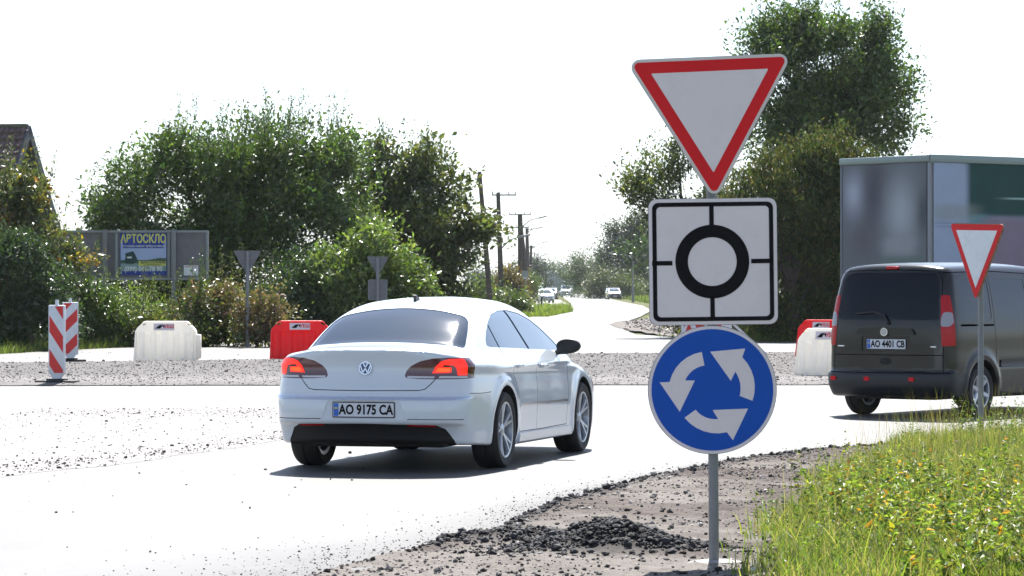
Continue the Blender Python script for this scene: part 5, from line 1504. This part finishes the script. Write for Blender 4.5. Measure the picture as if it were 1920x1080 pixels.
# ================================================================ dark van
M['vanpaint'] = mat('dark_metallic_paint', (.008, .0085, .0075), .18, metal=.0, spec=.45, coat=.15)
M['vanbumper'] = mat('dark_bumper', (.012, .014, .019), .42)
def van():
    yaw = R(-37)
    car = empty('delivery_van', (4.35, 36.68, 0), rz=yaw, label='dark grey compact van seen from behind at the right edge', cat='van')
    Wp = sp([0, .15, .5, 1.0, 2.5, 3.4, 3.9, 4.25], [.80, .835, .858, .862, .862, .855, .82, .70])
    tz = sp([.15, .30, .45, .60, .80, 1.0, 1.12, 1.3, 1.5, 1.7, 1.85], [-.06, -.02, 0, 0, -.004, -.008, -.022, -.045, -.080, -.125, -.17])
    yr = sp([.15, .30, .36, .44, .50, .535, .56, .75, 1.0, 1.13, 1.3, 1.5, 1.70, 1.80, 1.9], [.16, .05, .012, 0, .004, .03, .055, .055, .058, .068, .095, .135, .19, .225, .27])
    zr = sp([.0, .3, .8, 1.6, 2.4, 2.9, 3.2, 3.6, 3.95, 4.25], [1.765, 1.80, 1.822, 1.83, 1.81, 1.74, 1.55, 1.16, 1.02, .85])
    yf = sp([.1, .4, .7, 1.0, 1.9], [4.15, 4.25, 4.24, 4.1, 4.0])
    zb = sp([0, .1, .5, 4.25], [.30, .27, .24, .22])
    def f(X, Y, Z):
        ax = np.abs(X)
        fl = .020 * np.exp(-((np.hypot(Y - .82, Z - .33) - .40) / .05) ** 2) + .02 * np.exp(-((np.hypot(Y - 3.40, Z - .33) - .40) / .05) ** 2)
        groove = -.010 * np.exp(-((Z - .62) / .03) ** 2) * (Y > 1.25) * (Y < 2.95)
        side = (ax - (Wp(Y) + tz(Z) + fl + groove)) * .98
        rear = yr(Z) + .07 * (ax / .8) ** 4 + .02 * (ax / .8) ** 2 - Y
        top = (Z - (zr(Y) - .055 * (ax / .7) ** 3)) * .95
        front = Y - (yf(Z) - .25 * (ax / .8) ** 3)
        g = smax(side, top, .09); g = smax(g, rear, .10); g = smax(g, front, .12)
        return smax(g, zb(Y) - Z, .03)
    body = iso_mesh(f, (-.95, -.06, .15), (.95, 4.35, 1.90), .022, 'body')
    rw = cround([(-.68, 1.145), (-.635, 1.63), (-.57, 1.695), (.57, 1.695), (.635, 1.63), (.68, 1.145)], .05, 3)
    cuts = [prism_me(rw, -.2, .5, 'y')]
    lampP = cround([(.715, .84), (.70, 1.05), (.69, 1.25), (.675, 1.38), (.68, 1.44), (1.0, 1.42), (1.0, .86)], .02, 2)
    lamps = [prism_me(lampP, -.1, .225, 'y'), prism_me(mir_(lampP), -.1, .225, 'y')]
    sw = [cround([(.32, 1.15), (.40, 1.55), (.46, 1.62), (1.10, 1.63), (1.10, 1.15)], .03, 2), cround([(1.20, 1.15), (1.20, 1.63), (2.02, 1.63), (2.02, 1.12)], .03, 2), cround([(2.14, 1.12), (2.14, 1.62), (2.75, 1.60), (3.05, 1.42), (3.40, 1.12)], .03, 2)]
    swc = []
    for s in (1, -1):
        h = (.5, 1.1) if s > 0 else (-1.1, -.5)
        swc += [prism_me(P, *h, 'x') for P in sw]
    wh = []
    for yc in (.82, 3.40):
        wh += [cyl_me((yc, .315), .365, .56, 1.2), cyl_me((yc, .315), .365, -1.2, -.56)]
    gaps = [prism_me(strip([(-.735, .545), (-.735, .80), (-.725, 1.14), (-.69, 1.45), (-.665, 1.62), (-.6, 1.72), (0, 1.735), (.6, 1.72), (.665, 1.62), (.69, 1.45), (.725, 1.14), (.735, .80), (.735, .545)], .0045), -.2, .4, 'y'),
            prism_me(strip([(-.73, .735), (.73, .735)], .005), -.2, .3, 'y'), prism_me(strip([(-.80, .528), (.80, .528)], .006), -.2, .3, 'y')]
    for s in (1, -1):
        h = (.6, 1.1) if s > 0 else (-1.1, -.6)
        gaps += [prism_me(strip([(1.15, 1.70), (1.16, 1.1), (1.18, .30)], .005), *h, 'x'), prism_me(strip([(2.08, 1.70), (2.08, 1.1), (2.09, .30)], .005), *h, 'x'), prism_me(strip([(.35, 1.085), (1.14, 1.082)], .012), *h, 'x'),
                 prism_me(strip([(.25, 1.70), (1.2, 1.72), (2.7, 1.68)], .005), *h, 'x')]
    rec = [prism_me(cround([(-.33, .775), (-.33, .955), (.33, .955), (.33, .775)], .03, 3), -.2, .075, 'y')]
    for c in cuts + lamps + swc + wh + gaps + rec: body = boolean(body, c, 'DIFFERENCE')
    body = finish(body, f, tol=.004, paint=lambda P: (P[:, 1] < .08) & (P[:, 2] > .77) & (P[:, 2] < .96) & (np.abs(P[:, 0]) < .34))
    link('body', body, [M['vanpaint'], M['gap']], car)
    f2 = lambda X, Y, Z: f(X, Y, Z) + .004
    inner = iso_mesh(f2, (-.95, -.06, .7), (.95, 4.35, 1.90), .025, 'inner')
    q = boolean(inner, prism_me(rw, -.2, .49, 'y'), 'INTERSECT'); finish(q, f2, classify=False); rwo = link('rear_window', q, M['glass_dark'], car)
    for c in range(3):
        for s in (1, -1):
            h = (.52, 1.1) if s > 0 else (-1.1, -.52)
            q = boolean(inner, prism_me(sw[c], *h, 'x'), 'INTERSECT'); finish(q, f2, classify=False); link('side_window', q, M['glass_side'], car)
    skin = iso_mesh(lambda X, Y, Z: f(X, Y, Z) - .004, (-.95, -.06, .78), (.95, .45, 1.50), .014, 'skin', 2)
    for s in (1, -1):
        def pc_(P, m_, nm, par, h1=.222, sk=skin):
            q = boolean(sk, prism_me(P if s > 0 else mir_(P), -.1, h1, 'y'), 'INTERSECT'); finish(q, f, classify=False); return link(nm, q, m_, par)
        lo_ = pc_(inset(lampP, -.004) if False else lampP, M['lens_red'], 'tail_lamp', car)
        sk2 = iso_mesh(lambda X, Y, Z: f(X, Y, Z) - .008, ((.6 if s > 0 else -.95), -.06, .95), ((.95 if s > 0 else -.6), .45, 1.35), .014, 'skin', 2)
        pc_(cround([(.70, 1.07), (.70, 1.17), (.72, 1.24), (.80, 1.24), (.83, 1.15), (.80, 1.07)], .03, 3), mat('clear_lens_grey', (.30, .30, .34), .2), 'clear_lens', lo_, .21, sk2)
    # lower bumper in dark plastic, a shell proud of the body
    ff = lambda X, Y, Z: f(X, Y, Z) - .012
    sk = iso_mesh(ff, (-1.0, -.08, .15), (1.0, .6, .65), .02, 'sk', 2)
    q = boolean(sk, prism_me([(-1.1, .2), (-1.1, .52), (1.1, .52), (1.1, .2)], -.2, .44, 'y'), 'INTERSECT'); finish(q, ff, classify=False); bo = link('rear_bumper', q, M['vanbumper'], car)
    for xx in (-.70, -.22, .38): 
        b = MB(); b.prism(rrect(.07, .045, .01), -.012, .006); b.build('reflector', M['signred'], bo, (xx, float(yr(np.array([.44]))[0]) - .012 + .07 * (abs(xx) / .8) ** 4, .455), (R(90), 0, 0))
    # grip bar with emblem, plate, handle, wiper
    b = MB(); b.prism(cround([(-.40, -.03), (-.36, .04), (0, .055), (.36, .04), (.40, -.03)], .02, 3), -.02, .022); gb = b.build('grip_bar', M['vanpaint'], car, (0, .052, 1.005), (R(90), 0, 0))
    b = MB(); b.lathe([(.001, -.01), (.046, -.01), (.046, .008), (.04, .012), (.001, .010)], 32); b.setmat(1); b.ringprism(circ(.048, 32), circ(.036, 32), .006, .015); b.setmat(1); b.box((0, 0, .012), (.05, .006, .004)); b.box((0, .014, .012), (.04, .005, .004)); b.box((0, -.014, .012), (.04, .005, .004))
    b.build('emblem', [mat('emblem_grey', (.25, .27, .32), .2, metal=.6), M['chrome']], car, (0, .028, 1.005), (R(90), 0, 0))
    number_plate(car, 'AO 4401 CB', (0, .066, .862), (R(90), 0, 0), sx=.80)
    b = MB(); b.prism(circ(.075, 24), -.02, .004)
    for v in b.bm.verts: v.co.y *= .55
    b.build('tailgate_handle', M['gap'], car, (0, .055, .665), (R(90), 0, 0))
    b = MB(); b.tube([(.04, .045, 1.10), (-.02, .05, 1.20), (-.16, .06, 1.235), (-.42, .07, 1.215)], [.022, .014, .010, .008], 8); b.build('wiper', M['black'], car)
    b = MB(); b.box((0, 0, 0), (.17, .05, .035), bev=.01); b.build('high_brake_lamp', M['lens_red'], car, (0, .225, 1.757))
    for xx, w in ((-.60, .14), (.60, .11)):
        b = MB(); b.box((0, 0, 0), (w, .006, .016), bev=.002); b.build('badge', M['chrome'], car, (xx, .058 + .02 * (xx / .8) ** 2 + .07 * (xx / .8) ** 4 - .003, .835))
    # protective mouldings on the side, arch lips
    for s in (1, -1):
        lo, hi = ((.7, 1.2, .5), (1.0, 3.1, .72)) if s > 0 else ((-1.0, 1.2, .5), (-.7, 3.1, .72))
        ff2 = lambda X, Y, Z: f(X, Y, Z) - .014
        sk = iso_mesh(ff2, lo, hi, .02, 'sk', 2); q = boolean(sk, prism_me(cround([(1.27, .585), (2.98, .58), (2.98, .66), (1.27, .665)], .01, 2), -1.2, 1.2, 'x'), 'INTERSECT'); finish(q, ff2, classify=False); link('side_moulding', q, M['vanbumper'], car)
        wheel(car, (s * .755, .82, .307), .307, .195, s, .200, M['alloy'], spokes=6, double=False, rot=.2)
        wheel(car, (s * .755, 3.40, .307), .307, .195, s, .200, M['alloy'], spokes=6, double=False, rot=.4)
        wing_mirror(car, (s * .84, 3.02, 1.15), s, M['black'])
    b = MB(); b.box((0, 2.1, .27), (1.1, 3.7, .12), bev=.03); b.build('underbody', M['under'], car)
    b = MB(); b.cyl((-.6, .82, .30), (.6, .82, .30), .05); b.build('axle', M['under'], car)
def mir_(P): return [(-x, z) for x, z in P][::-1]
van()

# ================================================================ box truck behind the van
def truck():
    c = at(1743, 540, 60.2)
    yaw = -R(53)
    t = empty('lorry', (c.x, c.y, 0), rz=yaw, label='tall lorry with grey rear and dark green side passing behind the van', cat='lorry')
    # local: +y forward, +x right; origin at the rear right bottom corner
    Wd, Ln, Z0, Z1 = 2.5, 11.0, 1.05, 4.08
    def paint(name, gen, u0, u1, v0, v1, nu, nv, place):
        u = np.linspace(u0, u1, nu); v = np.linspace(v0, v1, nv); U, V_ = np.meshgrid(u, v)
        P = place(U, V_).reshape(-1, 3); idx = np.arange(len(P)).reshape(nv, nu)
        Q = np.stack([idx[:-1, :-1], idx[:-1, 1:], idx[1:, 1:], idx[1:, :-1]], -1).reshape(-1, 4)
        return np_mesh(name, P, Q, M['livery'], True, gen(U, V_).reshape(-1, 3))
    M['livery'] = mat('lorry_livery', (.2, .2, .2), .6, spec=.25, attr=True, var=.06, vscale=3)
    def S(x, a, b_): return sstep(a, b_, x)
    def mixc(c, col, m_): return c * (1 - m_[..., None]) + np.array(col)[None, None] * m_[..., None]
    def blob(U, V_, cu, cv, su, sv, p=2): return np.exp(-(np.abs((U - cu) / su) ** p + np.abs((V_ - cv) / sv) ** p))
    def rear(U, V_):     # U 0..1 left to right, V 0..1 bottom to top
        c = np.ones(U.shape + (3,)) * np.array([.12, .14, .155])
        c = mixc(c, (.34, .38, .46), blob(U, V_, .14, .80, .13, .15, 2))
        c = mixc(c, (.055, .055, .075), blob(U, V_, .40, .80, .16, .25, 2) * .9)
        c = mixc(c, (.32, .36, .39), blob(U, V_, .70, .66, .20, .25, 2))
        c = mixc(c, (.05, .07, .08), blob(U, V_, .97, .66, .08, .16, 2) * .9)
        c = mixc(c, (.26, .28, .30), blob(U, V_, .68, .42, .2, .07, 4))
        c = mixc(c, (.085, .15, .12), blob(U, V_, .72, .24, .26, .12, 4) * .9)
        c = mixc(c, (.09, .14, .12), blob(U, V_, .22, .06, .2, .07, 4) * .9)
        c = mixc(c, (.10, .085, .10), blob(U, V_, .24, .48, .12, .1, 2) * .6)
        return c
    def side(U, V_):     # U metres from the rear, V 0..1
        c = np.ones(U.shape + (3,)) * np.array([.30, .37, .48])
        edge = .62 + .10 * np.sin(V_ * 3) + .15 * np.clip(.6 - V_, 0, 1)
        g = S(U, .82, 1.05) * S(V_, .60, .66)
        c = mixc(c, (.014, .060, .052), g)
        c = mixc(c, (.05, .22, .24), blob(U, V_, 1.25, .60, .3, .05, 4) * .9)
        pk_ = S(U, 1.0, 1.6) * (1 - S(V_, .60, .66)) * S(V_, .20, .26)
        c = mixc(c, (.22, .18, .23), pk_)
        c = mixc(c, (.17, .21, .10), S(U, 1.7, 2.0) * (1 - S(V_, .12, .22)))
        c = mixc(c, (.24, .27, .25), blob(U, V_, .55, .66, .7, .06, 4) * .6)
        c = mixc(c, (.35, .5, .45), blob(U, V_, 2.6, .765, .7, .006, 4))
        for vv in (.585, .60, .56): c = mixc(c, (.16, .2, .28), blob(U, V_, .8, vv, .9, .004, 4) * .6)
        c = mixc(c, (.05, .07, .1), blob(U, V_, 1.2, .03, .3, .05, 2))
        return c
    b = MB(); b.box((-Wd / 2, Ln / 2, (Z0 + Z1) / 2), (Wd - .04, Ln - .04, Z1 - Z0 - .02)); body = b.build('box_body', mat('lorry_grey', (.25, .26, .27), .5), t)
    link('rear_doors', paint('rear_doors', rear, 0, 1, 0, 1, 90, 90, lambda U, V_: np.stack([-Wd + .08 + U * (Wd - .16), np.full(U.shape, -.005), Z0 + .08 + V_ * (Z1 - Z0 - .22)], -1)), None, t)
    link('side_panel', paint('side_panel', side, 0, Ln - .2, 0, 1, 320, 90, lambda U, V_: np.stack([.0 + .012 * np.sin(U * 5) * .6 + np.full(U.shape, .006), .1 + U, Z0 + .08 + V_ * (Z1 - Z0 - .22)], -1)), None, t)
    m_rail = mat('lorry_rail', (.22, .28, .27), .35, metal=.3)
    b = MB(); b.box((-Wd / 2, .02, Z1 - .06), (Wd, .12, .13), bev=.012); b.build('top_rail', m_rail, t)
    b = MB(); b.box((.01, Ln / 2, Z1 - .06), (.06, Ln, .15), bev=.012); b.build('top_rail', m_rail, t)
    for xx in (-.04, -Wd + .04):
        b = MB(); b.box((xx + (.015 if xx > -1 else -.015), .01, (Z0 + Z1) / 2 - .06), (.03, .05, Z1 - Z0 - .14), bev=.008); b.build('corner_post', mat('lorry_post', (.22, .25, .28), .5), t)
    b = MB(); b.box((-Wd / 2, Ln / 2, .95), (1.0, Ln - .4, .2)); b.build('chassis', M['under'], t)
    b = MB(); b.box((-Wd / 2, .1, .55), (Wd - .1, .1, .12), bev=.01); b.build('rear_underrun', M['galv'], t)
    for s, xx in ((1, -.22), (-1, -Wd + .22)):
        for yy in (1.8, 3.1, 8.8): wheel(t, (xx, yy, .5), .5, .30, s, .29, M['galv'], spokes=8, double=False)
    for xx in (-.35, -Wd + .35):
        b = MB(); b.box((xx, .03, .8), (.35, .08, .14), bev=.01); b.build('tail_lamp', M['lens_red'], t)
    b = MB(); b.box((-Wd / 2, Ln + 1.3, 1.75), (2.35, 1.9, 2.3), bev=.15); cab = b.build('cab', mat('cab_paint', (.4, .42, .42), .3, coat=1), t)
    b = MB(); b.box((-Wd / 2, Ln + 2.24, 2.2), (2.0, .06, .8), bev=.02); b.build('windscreen', M['glass_dark'], t)
truck()

# ================================================================ plastic barriers
def add_glow(m, col, f):
    """thin plastic lets some light through"""
    t = m.node_tree; b = t.nodes['Principled BSDF']; out = t.nodes['Material Output']
    tr = t.nodes.new('ShaderNodeBsdfTranslucent'); tr.inputs['Color'].default_value = (*col, 1)
    mx = t.nodes.new('ShaderNodeMixShader'); mx.inputs[0].default_value = f
    t.links.new(b.outputs[0], mx.inputs[1]); t.links.new(tr.outputs[0], mx.inputs[2]); t.links.new(mx.outputs[0], out.inputs['Surface'])
M['barrier_white'] = mat('barrier_white', (.86, .85, .83), .5, spec=.4, dirt=((.74, .69, .60), .5, 3.0), var=.04)
add_glow(M['barrier_white'], (.95, .92, .84), .36)
M['barrier_red'] = mat('barrier_red', (.72, .018, .022), .4, spec=.4, var=.08)
add_glow(M['barrier_red'], (.9, .03, .02), .3)
def barrier_mesh(name):
    def f(X, Y, Z):
        ay, ax = np.abs(Y), np.abs(X)
        zz = np.clip(Z / .82, 0, 1)
        hw_ = .235 - .13 * zz ** .9
        rib = .024 * np.tanh(3.2 * np.cos((X) * 2 * math.pi / .245)) * sstep(.02, .08, Z) * (1 - sstep(.55, .63, Z)) * (ax < .60)
        g = smax(ay - (hw_ + rib), ax - .655 + .03 * zz, .05)
        g = smax(g, Z - .825, .025)
        g = smax(g, (ax + Z * .95 - 1.235) / 1.38, .03)
        g = smax(g, -Z, .02)
        # lifting eyes near the shoulders
        eye = np.maximum(np.sqrt(((ax - .47) / .055) ** 2 + ((Z - .755) / .018) ** 2) * .03 - .03, .02 - ay + 0)
        g = np.maximum(g, -np.maximum(np.sqrt(((ax - .46) * .9 / .05) ** 2 + ((Z - .755 + (ax - .46) * .35) / .020) ** 2) * .02 - .02, -(ay + 1)))
        return g
    return iso_mesh(f, (-.75, -.35, -.05), (.75, .35, .9), .0145, name, 2)
bw = barrier_mesh('body')
def barrier(x, y, rz, m_, lab, first):
    t = empty('plastic_barrier', (x, y, .01), rz=rz, label=lab, cat='barrier', group='plastic road barriers across the works')
    me = bw.copy(); me.materials.append(m_); link('body', me, None, t)
    # interlocking end piece
    b = MB(); b.box((.68, 0, .30), (.09, .20, .50), bev=.02); b.build('end_joint', m_, t)
    b = MB(); b.box((0, 0, 0), (.43, .006, .14)); b.setmat(1)
    # road mark, then red letters
    b.prism([(-.18, -.035), (-.10, .035), (-.02, .045), (-.075, -.035)], .003, .006, FACE); b.prism([(-.02, .045), (.01, .02), (.005, -.02), (-.03, .01)], .003, .006, FACE)
    st = b.build('sticker', [M['signwhite'], M['signblack']], t, (-.02, -.135, .705), (R(-8), 0, 0))
    me = text_mesh('УБШ', .095, 1.0, .003, .001); me.transform(FACE); link('lettering', me, M['signred'], st, (.105, -.004, .005))
    return t
p = gnd(309, 678); barrier(p.x, p.y + .25, R(-4), M['barrier_white'], 'off white plastic barrier standing alone left of the white car', True)
p = gnd(563, 676); barrier(p.x, p.y + .25, R(2), M['barrier_red'], 'red plastic barrier partly hidden by the white car', False)
p = gnd(1548, 672); barrier(p.x, p.y + .1, R(-38), M['barrier_red'], 'red plastic barrier behind the off white one beside the dark van', False)
p = gnd(1560, 708); barrier(p.x, p.y + .1, R(-42), M['barrier_white'], 'off white plastic barrier half hidden by the dark van', False)

# trestle barricade behind the round sign
p = gnd(1365, 668); tb = empty('road_barricade', (p.x, p.y, 0), rz=R(4), label='red and white folding barricade hidden behind the blue round sign', cat='barricade')
D_ = p.y; ks = D_ / F
def L_(px, py): q = at(px, py, D_); return (q.x - p.x, q.z)
b = MB(); x0, z0 = L_(1277, 640); x1, z1 = L_(1372, 596); b.box(((x0 + x1) / 2, 0, (z0 + z1) / 2), (x1 - x0, .04, z1 - z0), bev=.005); b.setmat(1)
for i in range(3):
    xs = x0 + .06 + i * .38
    b.prism([(xs, z0 + .04), (xs + .30, z0 + .04), (xs + .06, z1 - .04), (xs, z1 - .04)] if i == 0 else [(xs, z0 + .04), (xs + .2, z0 + .04), (xs + .02, z1 - .04), (xs - .18, z1 - .04)], .021, .024, FACE)
b.build('board', [M['panelwhite'], M['panelred']], tb)
for (a_, c_), dy in (((L_(1366, 600), L_(1440, 668)), -.15), ((L_(1366, 600), L_(1432, 662)), .5), ((L_(1290, 600), L_(1262, 668)), -.15), ((L_(1290, 600), L_(1270, 662)), .5)):
    b = MB(); b.box(((a_[0] + c_[0]) / 2, dy / 2, (a_[1] + c_[1]) / 2), (.05, .03, math.hypot(c_[0] - a_[0], c_[1] - a_[1])), rot=Matrix.Rotation(-math.atan2(c_[0] - a_[0], -(c_[1] - a_[1])), 3, 'Y')); b.build('leg', M['panelwhite'] if dy < 0 else M['black'], tb)
b = MB(); q = L_(1436, 668); b.box((q[0], 0, .03), (.35, .10, .05), bev=.01); b.build('foot', M['black'], tb)
b = MB(); q = L_(1266, 668); b.box((q[0], 0, .03), (.30, .10, .05), bev=.01); b.build('foot', M['black'], tb)

# ================================================================ small cars along the street
def small_car(px, py, D, rz, L, W, Hh, paint, label, kind='hatch', face=True):
    q = at(px, 540, D)
    t = empty('parked_car', (q.x, D, 0.0), rz=rz, label=label, cat='car', group='cars along the distant street')
    # local: front at -y (towards the camera) when face
    h = Hh
    if kind == 'van': prof = [(-.5, .30), (-.5, .50), (-.44, .58), (-.33, .66), (-.22, .97), (-.15, 1.0), (.45, 1.0), (.5, .93), (.5, .25)]
    else: prof = [(-.5, .28), (-.5, .46), (-.46, .55), (-.27, .63), (-.12, .92), (0, 1.0), (.25, 1.0), (.40, .90), (.48, .62), (.5, .55), (.5, .28)]
    zt = sp([a for a, _ in prof[1:-1]], [c for _, c in prof[1:-1]]) if False else (lambda y: np.interp(y, [a for a, _ in prof[1:-1]], [c for _, c in prof[1:-1]]))
    def f(X, Y, Z):
        ax = np.abs(X); yy = Y / L
        z_ = Z / h
        side = ax - W / 2 * (1 - .30 * np.clip(z_ - .6, 0, 1) ** 1.2 - .10 * np.abs(yy * 2) ** 4)
        g = smax(side, (Z - zt(yy) * h) * .8, .10); g = smax(g, np.abs(Y) - L / 2 + .12 * (ax / W * 2) ** 2, .10)
        return smax(g, .22 - Z, .04)
    bd = iso_mesh(f, (-W / 2 - .1, -L / 2 - .1, .1), (W / 2 + .1, L / 2 + .1, h + .12), .05, 'body', 2)
    sgn = 1
    if kind == 'van': ws_ = [(-W * .40, .67 * h), (-W * .34, .93 * h), (W * .34, .93 * h), (W * .40, .67 * h)]; yw = (-L * .48, -L * .12)
    else: ws_ = [(-W * .40, .66 * h), (-W * .30, .93 * h), (W * .30, .93 * h), (W * .40, .66 * h)]; yw = (-L * .40, -L * .0)
    wc = prism_me(cround(ws_, .05, 2), yw[0], yw[1], 'y')
    rc_ = prism_me(cround([(-W * .36, .68 * h), (-W * .30, .90 * h), (W * .30, .90 * h), (W * .36, .68 * h)], .05, 2), L * .25, L * .6, 'y')
    sd_ = [(-L * .20, .66 * h), (-L * .08, .89 * h), (L * .30, .89 * h), (L * .38, .66 * h)]
    parts = []
    glass_src = iso_mesh(lambda X, Y, Z: f(X, Y, Z) + .012, (-W / 2 - .1, -L / 2 - .1, .1), (W / 2 + .1, L / 2 + .1, h + .12), .05, 'g', 2)
    parts.append((boolean(glass_src, wc.copy(), 'INTERSECT'), 'windscreen')); parts.append((boolean(glass_src, rc_.copy(), 'INTERSECT'), 'rear_window'))
    for s in (1, -1):
        sc_ = prism_me(cround(sd_, .04, 2), *((W * .25, W) if s > 0 else (-W, -W * .25)), 'x')
        parts.append((boolean(glass_src, sc_.copy(), 'INTERSECT'), 'side_window')); bd = boolean(bd, sc_, 'DIFFERENCE')
    bd = boolean(bd, wc, 'DIFFERENCE'); bd = boolean(bd, rc_, 'DIFFERENCE')
    for yc in (-L * .31, L * .30):
        bd = boolean(bd, cyl_me((yc, .30), .36, W * .28, W, 20), 'DIFFERENCE'); bd = boolean(bd, cyl_me((yc, .30), .36, -W, -W * .28, 20), 'DIFFERENCE')
    finish(bd, f, classify=False); link('body', bd, paint, t)
    for m_, nm in parts: finish(m_, f, classify=False); link(nm, m_, M['glass'], t)
    for s in (1, -1):
        for yc in (-L * .31, L * .30):
            b = MB(); b.lathe([(.001, -.1), (.28, -.1), (.31, -.07), (.31, .07), (.28, .1), (.2, .1), (.18, .06), (.001, .07)], 20, Matrix.Rotation(R(90 * s), 4, 'Y')); b.build('wheel', M['rubber'], t, (s * (W / 2 - .12), yc, .31))
        b = MB(); b.box((0, 0, 0), (.34, .06, .15), rot=Matrix.Rotation(R(-14 * s), 3, 'Z'), bev=.02); b.build('headlight', M['lens_white'], t, (s * W * .35, -L * .482, .43 * h))
        b = MB(); b.box((0, 0, 0), (.17, .12, .12), bev=.03); b.build('wing_mirror', M['black'], t, (s * (W / 2 + .03), -L * .20, .67 * h))
    b = MB(); b.box((0, 0, 0), (W * .62, .05, .13), bev=.015); b.build('grille', M['black'], t, (0, -L * .497, .36 * h))
    b = MB(); b.box((0, 0, 0), (W * .80, .05, .12), bev=.015); b.build('bumper_insert', M['black'], t, (0, -L * .495, .225 * h + .0))
    b = MB(); b.box((0, 0, 0), (.5, .012, .11)); b.build('number_plate', M['plate'], t, (0, -L * .497 - .03, .29 * h))
    return t
m_w = M['whitepaint']; m_t = mat('teal_paint', (.10, .22, .24), .3, coat=1); m_g = mat('grey_paint', (.14, .15, .16), .3, coat=1); m_d = mat('dark_car_paint', (.03, .035, .045), .25, coat=1); m_s = mat('silver_paint', (.35, .37, .40), .25, metal=.4, coat=1)
small_car(1003, 0, 345, R(14), 4.3, 1.75, 1.75, m_t, 'pale teal car parked leftmost in the row by the distant poles')
small_car(1020, 0, 318, R(8), 4.2, 1.72, 1.45, m_w, 'white car parked with its nose towards the small lawn')
small_car(1033, 0, 420, R(-6), 4.4, 1.8, 1.55, m_g, 'grey estate car parked behind the white one on the grass')
small_car(1052, 0, 620, R(-4), 4.3, 1.8, 1.5, m_s, 'silver car driving beside the white van far down the street')
small_car(1063, 0, 540, R(-6), 4.9, 1.95, 2.0, m_w, 'white van coming towards the camera far down the street', 'van')
small_car(1150, 0, 415, R(5), 4.4, 1.8, 1.55, m_d, 'dark car with glaring windscreen parked at the right edge of the street')
# ================================================================ light haze over the street
hz = MB(); hz.box((0, 1480, 14), (1700, 3080, 30.1))
hm = bpy.data.materials.new('haze'); hm.use_nodes = True
t_ = hm.node_tree; t_.nodes.remove(t_.nodes['Principled BSDF'])
pv = t_.nodes.new('ShaderNodeVolumePrincipled'); pv.inputs['Color'].default_value = (.86, .92, 1.0, 1); pv.inputs['Density'].default_value = .00007; pv.inputs['Anisotropy'].default_value = .3
t_.links.new(pv.outputs[0], t_.nodes['Material Output'].inputs['Volume'])
ho_ = hz.build('haze', hm); tag(ho_, 'faint pale haze hanging over the junction and street', 'haze', kind='stuff')
scene.cycles.volume_bounces = 0
